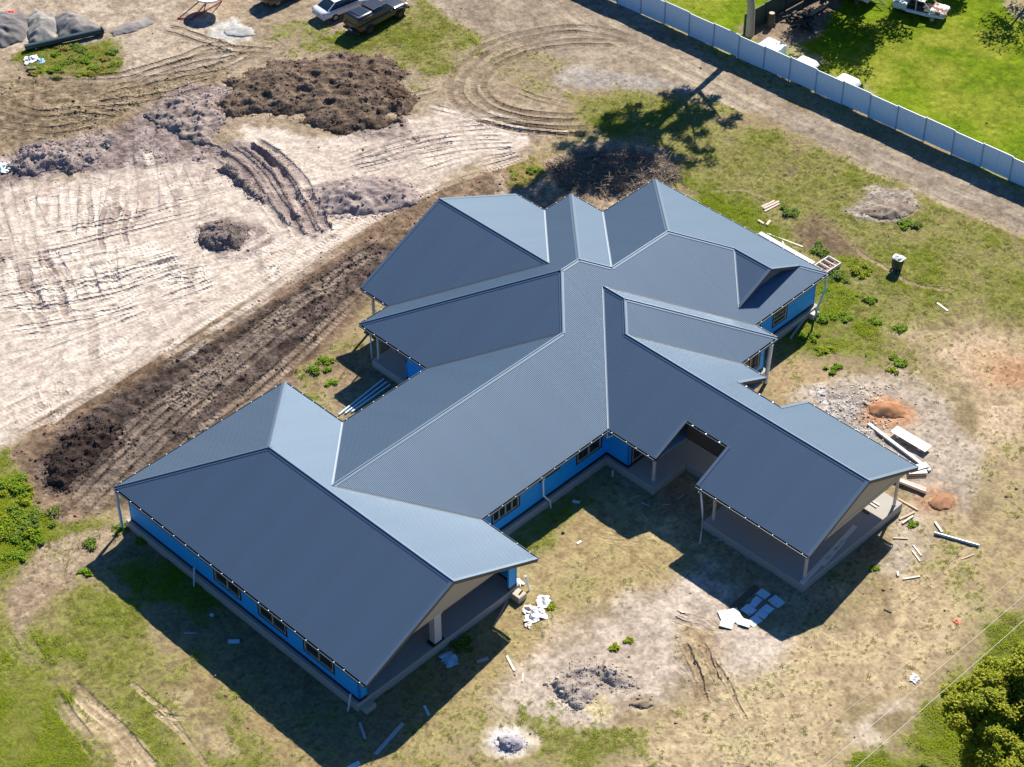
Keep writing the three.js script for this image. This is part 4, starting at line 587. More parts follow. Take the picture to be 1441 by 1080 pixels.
{
  const blades = []; for (let k = 0; k < 7; k++) { const g = leafQuad(rr(.6, 1), rr(.06, .1)); g.rotateX(rr(.5, 1.25)); g.rotateY(k * .9 + rr(0, .5)); g.translate(rr(-.2, .2), 0, rr(-.2, .2)); blades.push(g); }
  const g = mergeG(blades), pts = [];
  for (let k = 0; k < 420000 && pts.length < 30000; k++) { const x = rr(-41, 41), z = rr(-48, 31), D = at(fD, x, z); if (D < .05 || rnd() > .16 + D * .35 || at(n1, x, z) < .48 || at(n2, x, z) < .42) continue; pts.push([x, z, D, rr(.0, .25), 1]); }
  for (let k = 0; k < 620000 && pts.length < 230000; k++) {
    const x = rr(-41, 41), z = rr(-48, 31), D = at(fD, x, z); if (D < .04) continue; const cv = at(n1, x, z) * .55 + at(n2, x, z) * .45 - (.7 - D * .5);
    if (cv < 0 || rnd() > .25 + D * .6) continue; pts.push([x, z, D, cv]);
  }
  const im = new THREE.InstancedMesh(g, new THREE.MeshPhysicalMaterial({ roughness: 1, specularIntensity: .2, side: THREE.DoubleSide }), pts.length), d = new THREE.Object3D(), c = new THREE.Color();
  pts.forEach(([x, z, D, cv, dry], i) => {
    const gr = clamp(at(fV, x, z) * 1.25 - .12 + (at(n2, x, z) - .5) * .9 + rr(-.25, .25)) * (dry ? .55 : 1), s = (.06 + .1 * clamp(cv * 3)) * rr(.35, 1.25) * (.65 + .6 * gr) * (dry ? 1.5 : 1), v = dry ? rr(.4, 1) : rr(.9, 1.3);
    d.position.set(x, groundY(x, z) - .01, z); d.rotation.set(0, rr(0, 6.28), 0); d.scale.set(s * 1.4, s, s * 1.4); d.updateMatrix(); im.setMatrixAt(i, d.matrix); im.setColorAt(i, c.setRGB(lerp(.27, .165, gr) * v, lerp(.22, .215, gr) * v, lerp(.095, .006, gr) * v));
  });
  im.name = 'grass'; shade(im); scene.add(im); tag(im, 'short rough grass growing in patches over the block', 'grass', null, 'stuff'); console.log('tufts', pts.length);
}
const leafM = (c, o = {}) => new THREE.MeshPhysicalMaterial({ color: lin(...c), roughness: .8, specularIntensity: .35, side: THREE.DoubleSide, vertexColors: true, ...o });
function leafCloud(centres, count, L, w, tone) { // many small leaf faces spread through clumps
  const pos = [], nor = [], col = [], q = new THREE.Quaternion(), e = new THREE.Euler(), base = leafQuad(L, w), bp = base.attributes.position, v = new THREE.Vector3(), nn = new THREE.Vector3();
  for (let k = 0; k < count; k++) {
    const c = centres[Math.floor(rnd() * centres.length)]; let x, y, z; do { x = rr(-1, 1); y = rr(-1, 1); z = rr(-1, 1); } while (x * x + y * y + z * z > 1);
    e.set(1.45 + rr(-.95, .95), rr(0, 6.28), rr(-.4, .4), 'YXZ'); q.setFromEuler(e); const s = rr(.6, 1.35), t = rr(1 - tone, 1 + tone), ye = rr(.85, 1.2);
    for (let i = 0; i < bp.count; i++) { v.fromBufferAttribute(bp, i).multiplyScalar(s).applyQuaternion(q); pos.push(c.x + x * c.r + v.x, c.y + y * c.r * c.f + v.y, c.z + z * c.r + v.z); nn.fromBufferAttribute(base.attributes.normal, i).applyQuaternion(q); nor.push(nn.x, nn.y, nn.z); col.push(t * ye, t, t * .9); }
  }
  const g = new THREE.BufferGeometry(); g.setAttribute('position', new THREE.Float32BufferAttribute(pos, 3)); g.setAttribute('normal', new THREE.Float32BufferAttribute(nor, 3)); g.setAttribute('color', new THREE.Float32BufferAttribute(col, 3)); return g;
}
const weedM = leafM([.13, .22, .008]), weedD = leafM([.115, .175, .022]), weedY = leafM([.2, .25, .006]);
function weed(px, py, r, m, label, group = 'weeds around the house') {
  r *= 1.1; const p = onG(px, py), t = thing('weed_bush', label, 'weed', p, 0, group), cs = []; for (let k = 0; k < 9; k++) { const a = rr(0, 6.28), q = rr(0, 1) * r; cs.push({ x: Math.cos(a) * q, y: r * rr(.05, .2), z: Math.sin(a) * q * .8, r: r * rr(.16, .42), f: .42 }); }
  mesh('leaves', leafCloud(cs, Math.round(300 + 700 * r), .11, .032, .3), m, t);
  const st = []; for (let k = 0; k < 5; k++) st.push(bar([0, -.03, 0], [cs[k].x, cs[k].y, cs[k].z], .008, 4)); mesh('stems', st, M([.08, .1, .03], .9), t);
}
const wl = [[28, 690, 1.1, weedM, 'leafy green weed clump at the lower end of the dark soil'], [52, 735, 1.2, weedD, 'dark green weed thicket below the black soil ridge'], [12, 745, 1.3, weedY, 'yellow-green weed clump beside the dark weed thicket'], [40, 760, .8, weedM, 'green weed between thicket and wheel track'], [445, 522, .75, weedM, 'bright weed clump next to the wing roof corner'], [458, 508, .5, weedM, 'small bright weed beside the soil strip'], [465, 540, .35, weedM, 'tiny bright weed near the wing roof'], [1205, 382, .9, weedY, 'bright yellow-green bush beside the brick crate'], [1180, 392, .8, weedD, 'dark weed clump under the roof corner by the crate'], [1155, 355, .9, weedD, 'tall weeds behind the brick crate'], [1270, 316, .65, weedM, 'round green bush at the scraped earth patch'], [1291, 318, .6, weedD, 'dull green bush beside the round bush'], [1140, 475, .6, weedM, 'weed clump near the wall with the barred window'], [1160, 450, .8, weedM, 'leafy weeds on the green patch beside the house'], [1175, 520, .55, weedM, 'low green weed at the rubble edge'], [1265, 512, .45, weedM, 'small weed beyond the rubble'], [1255, 522, .4, weedY, 'small yellow-green weed beyond the rubble'], [1110, 300, .7, weedD, 'dark weed near the stacked pink boards'], [752, 240, .5, weedM, 'bright weed at the edge of the brush pile'], [205, 762, .5, weedM, 'weed clump by the corner downpipe'], [170, 745, .55, weedD, 'dark weed on the wheel track by the corner'], [130, 765, .5, weedD, 'weed tuft between the two wheel tracks'], [120, 805, .45, weedM, 'weed at the tip of the house shadow'], [775, 855, .25, weedY, 'little weed by the white plastic sheets'], [865, 912, .3, weedY, 'dry yellow weed on the bare pad'], [884, 902, .2, weedY, 'tiny yellow weed on the bare pad'], [1230, 800, .3, weedM, 'weed by the pavilion corner'], [655, 905, .7, weedD, 'dark weed against the garage slab'], [1285, 740, .35, weedM, 'weed among the timber offcuts']];
for (const w of wl) weed(...w);
for (let k = 0; k < 12; k++) weed(rr(-5, 72), rr(665, 790), rr(.5, .95), [weedD, weedM, weedY][k % 3], ['dark green weed in the thicket below the dark soil', 'mid green weed in the thicket below the dark soil', 'yellow-green weed in the thicket below the dark soil'][k % 3], 'weeds in the thicket below the dark soil');
for (let k = 0; k < 15; k++) { const x = lerp(1110, 1270, rnd()), y = lerp(400, 520, rnd()); if (x < 1150 + (480 - y) * .1) continue; weed(x, y, rr(.25, .55), [weedM, weedY][k % 2], ['low mid green weed in the rank field beside the house', 'low yellow-green weed in the rank field beside the house'][k % 2], 'low weeds in the field beside the house'); }
for (let k = 0; k < 26; k++) { const x = 40 + rr(0, 125), y = 66 + rr(0, 42); weed(x, y, rr(.3, .6), [weedD, weedM, leafM([.24, .2, .04])][k % 3], ['dark green weed in the rank patch by the culvert pipe', 'mid green weed in the rank patch by the culvert pipe', 'yellowing weed in the rank patch by the culvert pipe'][k % 3], 'weeds in the patch by the culvert pipe'); }

// ───────── trees ─────────
function tree(name, label, base, opt) {
  const t = thing(name, label, 'tree', base), br = [], cs = [], { H, spread, clear, lean = [0, 0], leaves, L, w, m, bark, tr = .2, nb = 8, cr = 1.2, low = .35, limb = 1, sprays = 4, jit = .9 } = opt;
  const top = new THREE.Vector3(lean[0], H * .8, lean[1]); let prev = new THREE.Vector3(0, -.15, 0); const trunk = s => new THREE.Vector3(lean[0] * s * s + Math.sin(s * 5) * .15, H * .8 * s, lean[1] * s * s + Math.cos(s * 4) * .12 - .12);
  for (let i = 1; i <= 8; i++) { const q = trunk(i / 8); br.push(bar(prev, q, tr * (1 - .8 * (i - 1) / 8), 8, tr * (1 - .8 * i / 8))); prev = q; }
  mesh('trunk', br, bark, t);
  const bs = [];
  for (let k = 0; k < nb; k++) {
    const s = lerp(clear, .95, (k + rnd() * .6) / nb), a = k * 2.4 + rr(-.3, .3), o = trunk(s), len = spread * (1.05 - s * .55) * rr(.7, 1.1), e = o.clone().add(new THREE.Vector3(Math.cos(a) * len, len * rr(low, low + .5), Math.sin(a) * len));
    const mid = o.clone().lerp(e, .5).add(new THREE.Vector3(rr(-.2, .2), rr(0, .3), rr(-.2, .2))); bs.push(bar(o, mid, tr * .4 * limb * (1.1 - s), 5, tr * .26 * limb * (1.1 - s)), bar(mid, e, tr * .26 * limb * (1.1 - s), 5, .012));
    for (let q = 0; q < sprays; q++) { const f = (sprays > 4 ? o.clone().lerp(mid, .6) : mid.clone()).lerp(e, q / (sprays - 1)), z = f.clone().add(new THREE.Vector3(rr(-1, 1), rr(-.2, .7), rr(-1, 1)).multiplyScalar(cr * jit)); bs.push(bar(f, z, .02, 4, .006)); cs.push({ x: z.x, y: z.y, z: z.z, r: cr * rr(.45, .95), f: .7 }); }
    cs.push({ x: e.x, y: e.y, z: e.z, r: cr * rr(.6, 1), f: .7 });
  }
  mesh('branches', bs, bark, t); mesh('crown', leafCloud(cs, leaves, L, w, .35), m, t); return t;
}
const barkG = M([.28, .23, .18], .95), barkD = M([.1, .08, .06], .95);
{ const b = G(1432, 1012, 3.6).setY(0); tree('shade_tree', 'dense yellow-green tree with clumped foliage beside the mown grass', b, { H: 6.2, spread: 4.3, clear: .35, leaves: 56000, L: .17, w: .05, m: leafM([.27, .3, .012], { transmission: .3 }), bark: barkD, tr: .17, nb: 19, cr: .7, low: .05, sprays: 9, jit: 1.4 }); }
{ const c = G(838, 240); const b = G(1055, 50).setY(0), hh = 15.6; const cx = c.x - SV.x * hh - b.x, cz = c.z - SV.z * hh - b.z; tree('gum_tree', 'tall gum with bare pale trunk rising behind the white fence', b, { H: 24, spread: 4.6, clear: .36, lean: [cx * 1.75, cz * 1.75], leaves: 30000, L: .3, w: .045, m: leafM([.06, .09, .02]), bark: barkG, tr: .34, nb: 24, cr: .62, low: .7, limb: 1.9, sprays: 13, jit: 2 }); }
for (const [px, py, hh, sp, lv, lab, cr] of [[1172, 52, 8, 4.2, 15000, 'broad tree over the lawn beside the caravan', 1.5], [1312, -6, 7, 3.4, 11000, 'leafy tree standing behind the rusted car', 1.3], [1425, 40, 8, 3, 1600, 'thin sparse tree at the far side of the lawn', .9]]) { const c = G(px, py), b = new THREE.Vector3(c.x - SV.x * hh * .62, 0, c.z - SV.z * hh * .62); tree('lawn_tree', lab, b, { H: hh, spread: sp, clear: .3, leaves: lv, L: .2, w: .06, m: leafM([.05, .1, .014]), bark: barkD, tr: .18, nb: 10, cr }); }

// ───────── vehicles ─────────
function loft(secs, closeEnds = true) {
  const ring = s => { const [x, wb, wt, y0, y1] = s, h = y1 - y0, W = Math.max(wb, wt); const hp = [[.82 * wb, y0], [wb, y0 + .14 * h], [W, y0 + .5 * h], [lerp(W, wt, .7), y0 + .82 * h], [wt * .93, y1 - .03 * h], [wt * .6, y1]]; return [...hp.map(p => [x, p[1], p[0]]), ...hp.reverse().map(p => [x, p[1], -p[0]])]; };
  const R = secs.map(ring), n = R[0].length, pos = R.flat(2), idx = [];
  for (let i = 0; i < R.length - 1; i++) for (let k = 0; k < n; k++) { const a = i * n + k, b = i * n + (k + 1) % n, c = a + n, d = b + n; idx.push(a, b, c, b, d, c); }
  if (closeEnds) for (const [o, f] of [[0, 1], [(R.length - 1) * n, 0]]) for (let k = 1; k < n - 1; k++) f ? idx.push(o, o + k + 1, o + k) : idx.push(o, o + k, o + k + 1);
  const g = new THREE.BufferGeometry(); g.setAttribute('position', new THREE.Float32BufferAttribute(pos, 3)); g.setIndex(idx); const ng = g.toNonIndexed(); ng.computeVertexNormals();
  // soften shading across neighbouring facets
  const p = ng.attributes.position, nrm = ng.attributes.normal, map = new Map(), key = i => `${p.getX(i).toFixed(3)},${p.getY(i).toFixed(3)},${p.getZ(i).toFixed(3)}`;
  for (let i = 0; i < p.count; i++) { const k = key(i); (map.get(k) || map.set(k, []).get(k)).push(i); }
  const out = new Float32Array(p.count * 3), v = new THREE.Vector3(), u = new THREE.Vector3(), s = new THREE.Vector3();
  for (const l of map.values()) for (const i of l) { v.fromBufferAttribute(nrm, i); s.set(0, 0, 0); for (const j of l) { u.fromBufferAttribute(nrm, j); if (u.dot(v) > .6) s.add(u); } s.normalize(); out.set([s.x, s.y, s.z], i * 3); }
  ng.setAttribute('normal', new THREE.BufferAttribute(out, 3)); return ng;
}
const paint = (c, o = {}) => new THREE.MeshPhysicalMaterial({ color: lin(...c), roughness: .35, clearcoat: 1, clearcoatRoughness: .08, ...o });
const carGlass = new THREE.MeshPhysicalMaterial({ color: lin(.012, .018, .024), roughness: .05, clearcoat: 1 }), rubber = M([.018, .018, .018], .9), rimM = M([.35, .35, .36], .35, { metalness: .7 }), rimD = M([.05, .05, .055], .4, { metalness: .5 }), redL = M([.4, .01, .01], .3), whiteL = M([.8, .8, .78], .2), plateM = M([.75, .75, .7], .6);
function wheels(t, xs, z, r, rim = rimM) { for (const x of xs) for (const s of [-1, 1]) { const w = mesh('wheel', new THREE.TorusGeometry(r * .74, r * .27, 8, 20).scale(1, 1, 1).translate(x, r, s * z), rubber, t); mesh('rim', [new THREE.CylinderGeometry(r * .58, r * .58, .1, 14).rotateX(Math.PI / 2).translate(x, r, s * (z + .03)), new THREE.CylinderGeometry(r * .14, r * .14, .14, 8).rotateX(Math.PI / 2).translate(x, r, s * (z + .04))], rim, w); } }
const heading = d => Math.atan2(-d.z, d.x);
{ // dual-cab ute with canopy
  const r = G(519, 49), f = G(562, 26), d = f.clone().sub(r).setY(0).normalize(), side = new THREE.Vector3(d.z, 0, -d.x), c = r.clone().lerp(f, .5).addScaledVector(side, .8); c.y = groundY(c.x, c.z);
  const t = thing('pickup_truck', 'black dual-cab pickup with black canopy and dark rack wheels', 'pickup', c, heading(d)), blk = paint([.006, .011, .026]);
  mesh('body', loft([[-2.62, .8, .82, .6, 1.02], [-2.5, .9, .9, .56, 1.1], [-1, .9, .91, .54, 1.1], [.9, .9, .91, .54, 1.1], [1.25, .9, .86, .54, 1.08], [2.2, .9, .8, .54, 1], [2.55, .86, .72, .46, .9], [2.68, .76, .6, .5, .78]]), blk, t);
  mesh('cabin', loft([[-.98, .86, .8, 1.05, 1.5], [-.9, .86, .7, 1.05, 1.72], [.1, .86, .7, 1.05, 1.76], [.45, .86, .68, 1.05, 1.7], [1.18, .84, .74, 1.05, 1.1]]), carGlass, t);
  mesh('roof', rbox(1.32, .05, 1.3, .02, -.3, 1.765, 0), blk, t);
  mesh('pillars', [bar([1.15, 1.08, .78], [.42, 1.73, .66], .035, 6), bar([1.15, 1.08, -.78], [.42, 1.73, -.66], .035, 6), beam([-.25, 1.08, .865], [-.25, 1.72, .7], .05, .03), beam([-.25, 1.08, -.865], [-.25, 1.72, -.7], .05, .03)], blk, t);
  const cp = mesh('canopy', loft([[-2.6, .84, .74, 1.08, 1.6], [-2.5, .87, .74, 1.08, 1.74], [-1.1, .87, .74, 1.08, 1.76], [-1.02, .85, .72, 1.08, 1.68]]), blk, t);
  for (const s of [-1, 1]) mesh('canopy_window', box(1.05, .34, .02, -1.8, 1.42, s * .875, 0, -s * .18), carGlass, cp); mesh('rear_window', box(.02, .4, 1.2, -2.6, 1.4, 0, 0, 0, -.1), carGlass, cp); mesh('roof_panel', rbox(.95, .03, 1.05, .012, -1.8, 1.775, 0), M([.03, .04, .07], .15), cp);
  mesh('bumper', [rbox(.18, .24, 1.7, .05, 2.66, .55, 0), bar([2.72, .55, .5], [2.66, .98, .42], .035, 6), bar([2.72, .55, -.5], [2.66, .98, -.42], .035, 6), bar([2.66, .98, .42], [2.66, .98, -.42], .035, 6), rbox(.16, .16, 1.75, .04, -2.68, .52, 0)], M([.03, .03, .035], .5), t);
  for (const s of [-1, 1]) { mesh('tail_light', rbox(.1, .3, .16, .02, -2.6, .88, s * .83), redL, t); mesh('headlight', rbox(.2, .16, .34, .04, 2.5, .84, s * .68), whiteL, t); mesh('mirror', rbox(.12, .18, .22, .04, .95, 1.2, s * 1.02), blk, t); mesh('door_handle', box(.16, .03, .03, .25, 1.0, s * .935), rimM, t); mesh('flare', [new THREE.TorusGeometry(.47, .06, 6, 14, Math.PI).translate(1.66, .42, s * .9), new THREE.TorusGeometry(.47, .06, 6, 14, Math.PI).translate(-1.56, .42, s * .9)], M([.02, .02, .022], .7), t); }
  mesh('number_plate', box(.02, .12, .36, -2.775, .6, 0), plateM, t); wheels(t, [1.66, -1.56], .88, .4, rimD);
}
{ // silver sedan
  const f = G(512, 12), r = G(471, 29.5), d = f.clone().sub(r).setY(0).normalize(), side = new THREE.Vector3(d.z, 0, -d.x), c = r.clone().addScaledVector(d, 1.4).addScaledVector(side, .76); c.y = groundY(c.x, c.z);
  const t = thing('sedan_car', 'silver sedan parked beside the black pickup', 'car', c, heading(d)), sil = paint([.74, .76, .8]);
  mesh('body', loft([[-2.4, .7, .7, .42, .86], [-2.25, .82, .8, .38, .96], [-1.4, .87, .84, .36, .98], [0, .88, .85, .34, .96], [1.1, .87, .82, .36, .92], [2, .87, .74, .28, .8], [2.32, .76, .6, .32, .66]]), sil, t);
  mesh('cabin', loft([[-1.95, .72, .62, .9, .99], [-1.2, .8, .6, .92, 1.36], [.05, .82, .62, .92, 1.42], [.4, .81, .58, .92, 1.36], [1.2, .76, .64, .88, .95]]), carGlass, t);
  mesh('roof', rbox(1.55, .05, 1.14, .02, -.4, 1.405, 0), sil, t);
  mesh('pillars', [1, -1].flatMap(s => [bar([1.15, .92, s * .72], [.38, 1.38, s * .58], .03, 6), bar([-1.9, .95, s * .68], [-1.18, 1.37, s * .58], .05, 6), beam([-.35, .94, s * .83], [-.35, 1.38, s * .62], .05, .03)]), sil, t);
  for (const s of [-1, 1]) { mesh('tail_light', rbox(.14, .15, .34, .03, -2.32, .8, s * .58), redL, t); mesh('headlight', rbox(.2, .12, .34, .03, 2.12, .68, s * .58), whiteL, t); mesh('mirror', rbox(.1, .12, .2, .03, .85, 1, s * .96), sil, t); mesh('door_handle', box(.14, .03, .03, -.1, .8, s * .91), rimM, t); }
  mesh('bumper', [rbox(.2, .2, 1.6, .06, -2.36, .48, 0), rbox(.2, .2, 1.5, .06, 2.26, .45, 0)], sil, t); mesh('number_plate', box(.02, .11, .36, -2.47, .6, 0), plateM, t); wheels(t, [1.35, -1.4], .84, .32);
}
{ // dark car mostly above the frame edge
  const c = onG(402, -4), d = G(512, 12).sub(G(471, 29.5)).setY(0).normalize(), t = thing('dark_wagon', 'dark green station wagon parked past the silver sedan', 'car', c, heading(d)), gr = paint([.012, .022, .022]);
  mesh('body', loft([[-2.2, .74, .7, .4, .9], [-2.1, .86, .82, .36, 1], [0, .89, .84, .34, 1], [1.1, .88, .8, .35, .96], [2, .84, .72, .36, .86], [2.2, .74, .6, .42, .74]]), gr, t);
  mesh('cabin', loft([[-2.1, .78, .66, .95, 1.3], [-1.9, .8, .64, .95, 1.52], [.1, .8, .64, .95, 1.55], [1.1, .76, .66, .92, .98]]), carGlass, t); mesh('roof', rbox(2.1, .05, 1.2, .02, -.9, 1.545, 0), gr, t);
  for (const s of [-1, 1]) { mesh('tail_light', rbox(.1, .3, .14, .02, -2.16, .95, s * .76), redL, t); mesh('headlight', rbox(.16, .12, .3, .03, 2.08, .72, s * .58), whiteL, t); }
  wheels(t, [1.3, -1.3], .76, .35);
}
{ // stripped rusty car body
  const r = G(1271, 21), f = G(1312, 31), d = f.clone().sub(r).setY(0).normalize(), side = new THREE.Vector3(d.z, 0, -d.x), c = r.clone().lerp(f, .5).addScaledVector(side, .78); c.y = groundY(c.x, c.z) + .02;
  const n = 128, dd = new Uint8Array(n * n * 4); for (let j = 0; j < n; j++) for (let i = 0; i < n; i++) { const q = fbm(i / 14 + 3, j / 14, 4), k = (j * n + i) * 4, rst = sm(.5, .58, q), e = rr(.85, 1.1); dd[k] = lerp(205, 122, rst) * e; dd[k + 1] = lerp(214, 66, rst) * e; dd[k + 2] = lerp(212, 44, rst) * e; dd[k + 3] = 255; }
  const tx = new THREE.DataTexture(dd, n, n, THREE.RGBAFormat); tx.wrapS = tx.wrapT = THREE.RepeatWrapping; tx.magFilter = THREE.LinearFilter; tx.colorSpace = THREE.SRGBColorSpace; tx.needsUpdate = true;
  const rust = new THREE.MeshStandardMaterial({ map: tx, roughness: .8 }), pale = M([.5, .58, .6], .6), uvd = g => { const p = g.attributes.position, u = new Float32Array(p.count * 2); for (let i = 0; i < p.count; i++) { u[i * 2] = p.getX(i) * .42 + .3; u[i * 2 + 1] = p.getZ(i) * .42 + p.getY(i) * .3; } g.setAttribute('uv', new THREE.BufferAttribute(u, 2)); return g; };
  const t = thing('wrecked_car', 'stripped white sedan wreck with rusty bonnet and missing doors', 'car', c, heading(d));
  mesh('bonnet', uvd(loft([[.85, .78, .74, .62, .9], [1.9, .76, .72, .6, .84], [2.05, .7, .66, .62, .8]])), rust, t);
  mesh('body', uvd(loft([[-2.15, .7, .68, .4, .82], [-2.05, .78, .74, .36, .88], [-1.05, .8, .76, .34, .9], [-1, .8, .76, .3, .55], [.85, .8, .76, .3, .55], [.9, .8, .75, .32, .62], [2.02, .77, .72, .4, .6]])), pale, t);
  mesh('roof', uvd(mergeUV(rbox(1.35, .06, 1.18, .025, -.35, 1.36, 0))), rust, t);
  mesh('pillars', [1, -1].flatMap(s => [bar([.9, .85, s * .72], [.3, 1.35, s * .58], .035, 6), bar([-1.6, .85, s * .7], [-1, 1.35, s * .57], .05, 6), bar([-.25, .5, s * .78], [-.3, 1.35, s * .6], .035, 6)]), pale, t);
  mesh('interior', [box(1.8, .3, 1.3, -.1, .5, 0), rbox(.5, .45, .5, .06, -.1, .75, .35), rbox(.5, .45, .5, .06, -.1, .75, -.35)], M([.03, .028, .026], .9), t);
  mesh('grille', box(.03, .2, 1.2, 2.07, .66, 0), M([.02, .02, .02], .6), t); for (const s of [-1, 1]) mesh('headlight', new THREE.CylinderGeometry(.09, .09, .06, 12).rotateZ(Math.PI / 2).translate(2.08, .68, s * .48), whiteL, t);
  for (const s of [-1, 1]) mesh('wheel', new THREE.TorusGeometry(.22, .08, 8, 18).translate(-1.3, .29, s * .72), rubber, t);
  mesh('support_block', [box(.3, .32, .3, 1.1, .15, .6), box(.3, .32, .3, 1.1, .15, -.6)], M([.3, .28, .25], .9), t);
}
function mergeUV(g) { return g.index ? g.toNonIndexed() : g; }
{ // caravan at the top edge
  const c = onG(1200, -6), t = thing('camper_trailer', 'pale blue-grey camper trailer in tree shade at the lawn edge', 'trailer', c, heading(FD)), cm = M([.5, .56, .58], .5);
  mesh('shell', loft([[-2, .9, .7, .45, 1.3], [-1.8, 1, .85, .4, 1.95], [1.2, 1, .85, .4, 1.95], [1.9, .95, .7, .45, 1.3]]), cm, t); mesh('window', box(1.1, .45, .02, -.2, 1.4, 1.005), carGlass, t); mesh('drawbar', [bar([1.8, .4, .5], [3, .4, 0], .04, 6), bar([1.8, .4, -.5], [3, .4, 0], .04, 6)], darkTrim, t); wheels(t, [0], .86, .32);
}
// white cab shells stored behind the fence
for (const [px, py, h, L, W, kind, label] of [[1083, 65, 1.75, 1.7, 1.35, 0, 'plain white box body stored behind the fence near the gum trunk'], [1134, 89, 1.62, 1.75, 1.3, 1, 'white truck cab with square side window behind the fence'], [1192, 115, 1.62, 1.85, 1.4, 2, 'white van cab with sloping dark windscreen behind the fence']]) {
  const c = G(px, py, h); c.y = 0; { const q = c.clone().sub(FA).dot(FN); c.addScaledVector(FN, Math.max(0, W / 2 + .25 - q)); } const t = thing(kind ? 'truck_cab' : 'box_body', label, kind ? 'vehicle cab' : 'box body', c, heading(FD)), wm = paint([.8, .8, .78], { clearcoat: .4 });
  if (!kind) { mesh('shell', rbox(L, h - .1, W, .05, 0, (h - .1) / 2 + .1, 0), wm, t); mesh('door', rbox(.03, 1.2, 1, .01, L / 2 + .012, .9, 0), M([.7, .7, .68], .5), t); mesh('feet', [box(.1, .14, W, -.6, .07, 0), box(.1, .14, W, .6, .07, 0)], darkTrim, t); }
  else { mesh('shell', loft([[-L / 2, .62 * W / 1.3, .58, .25, h - .06], [-L / 2 + .1, .66 * W / 1.3, .6, .2, h], [L / 2 - .5, .66 * W / 1.3, .6, .2, h], [L / 2 - .12 - .1 * kind, .66 * W / 1.3, .6, .2, h * .9], [L / 2, .64 * W / 1.3, .58, .25, h * .5]]), wm, t); mesh('windscreen', box(.02, .5, W * .78, L / 2 - .05, h * .72, 0, 0, 0, .32), carGlass, t); for (const s of [-1, 1]) mesh('side_window', box(.55, .42, .02, .25, h * .72, s * (W * .5 - .005), 0, -s * .09), carGlass, t); mesh('bumper', rbox(.12, .18, W, .04, L / 2, .32, 0), darkTrim, t); }
}
// red steel stand with a white tub at the frame edge
{
  const a = G(268, 29), b = G(250, 27), c = a.clone().lerp(b, .5); const t = thing('tub_stand', 'red steel A-frame stand carrying a white shallow tub', 'stand', new THREE.Vector3(), 0), red = M([.35, .012, .02], .5);
  const f = [G(250, 27), G(268, 29), G(312, 3), G(292, -4)], top = [G(285, -2, 1.2), G(292, 2, 1.2), G(305, -6, 1.2), G(296, -10, 1.2)];
  for (let k = 0; k < 4; k++) mesh('leg', bar(f[k].setY(groundY(f[k].x, f[k].z) - .02), top[k], .045, 6), red, t);
  mesh('side_rail', bar(f[1].clone().setY(.12), f[2].clone().setY(.12), .04, 6), red, t); mesh('end_rail', bar(f[0].clone().setY(.12), f[1].clone().setY(.12), .04, 6), red, t);
  const ctr = top.reduce((s, p) => s.add(p), new THREE.Vector3()).divideScalar(4); const g = new THREE.LatheGeometry([[0, 0], [.9, .02], [1.15, .12], [1.25, .3], [1.2, .3], [1.08, .15], [0, .06]].map(p => new THREE.Vector2(...p)), 24); mesh('tub', g.translate(ctr.x, 1.2, ctr.z), M([.72, .66, .64], .5), t);
}

// ───────── pipes, timber and building waste ─────────
{
  const a = onG(36, 72, .3), b = onG(146, 48, .3), d = b.clone().sub(a), L = d.length(), t = thing('culvert_pipe', 'long dark blue-green culvert pipe lying against the gravel heaps', 'pipe', a, heading(d));
  const s = new THREE.Shape(); s.absarc(0, 0, .3, 0, 6.2832); const h = new THREE.Path(); h.absarc(0, 0, .25, 0, 6.2832, true); s.holes.push(h); mesh('barrel', new THREE.ExtrudeGeometry(s, { depth: L, bevelEnabled: false, curveSegments: 20 }).rotateY(Math.PI / 2), M([.02, .05, .055], .45), t);
  mesh('collar', new THREE.TorusGeometry(.31, .03, 6, 24).rotateY(Math.PI / 2).translate(L - .1, 0, 0), M([.02, .045, .05], .5), t);
}
{ const t = thing('tyre', 'old pale-dusted tyre lying in the weeds', 'tyre', onG(44, 98, .1), .3); mesh('carcass', new THREE.TorusGeometry(.27, .11, 8, 22).rotateX(1.2), M([.2, .18, .15], .95), t); }
function crumple(name, label, px, py, r, m, group, y = .03) { // crumpled sheet: a bunched, folded surface with thickness at the ground
  const p = onG(px, py, y), n = 14, pos = [], idx = [], a0 = rr(0, 9); for (let j = 0; j <= n; j++) for (let i = 0; i <= n; i++) { const u = i / n * 2 - 1, v = j / n * 2 - 1, k = fbm(u * 2.2 + a0, v * 2.2 + a0 * 2, 3), e = 1 + .5 * (fbm(u + a0, v, 2) - .5), q = Math.max(Math.abs(u), Math.abs(v)); pos.push(u * r * e + (k - .5) * r * .5, Math.max(0, (k - .32)) * r * 1.1 * (1.1 - q * .8), v * r * e * .75 + (vn(u * 4 + a0, v * 4) - .5) * r * .4); }
  for (let j = 0; j < n; j++) for (let i = 0; i < n; i++) { const a = j * (n + 1) + i; idx.push(a, a + n + 1, a + 1, a + 1, a + n + 1, a + n + 2); }
  const g = new THREE.BufferGeometry(); g.setAttribute('position', new THREE.Float32BufferAttribute(pos, 3)); g.setIndex(idx); const ng = g.toNonIndexed(); ng.computeVertexNormals(); const o = mesh(name, ng, m); o.position.copy(p); o.rotation.y = rr(0, 6); return tag(o, label, 'plastic', group);
}
const plast = M([.75, .75, .75], .55, { side: THREE.DoubleSide }), plastP = M([.72, .6, .55], .6, { side: THREE.DoubleSide }), plastB = M([.35, .6, .75], .5, { side: THREE.DoubleSide });
crumple('plastic_sheet', 'white plastic bag with blue print caught in the weeds', 44, 84, .55, plast); crumple('plastic_sheet', 'light blue bag scrap beside the white bag in the weeds', 57, 86, .35, plastB);
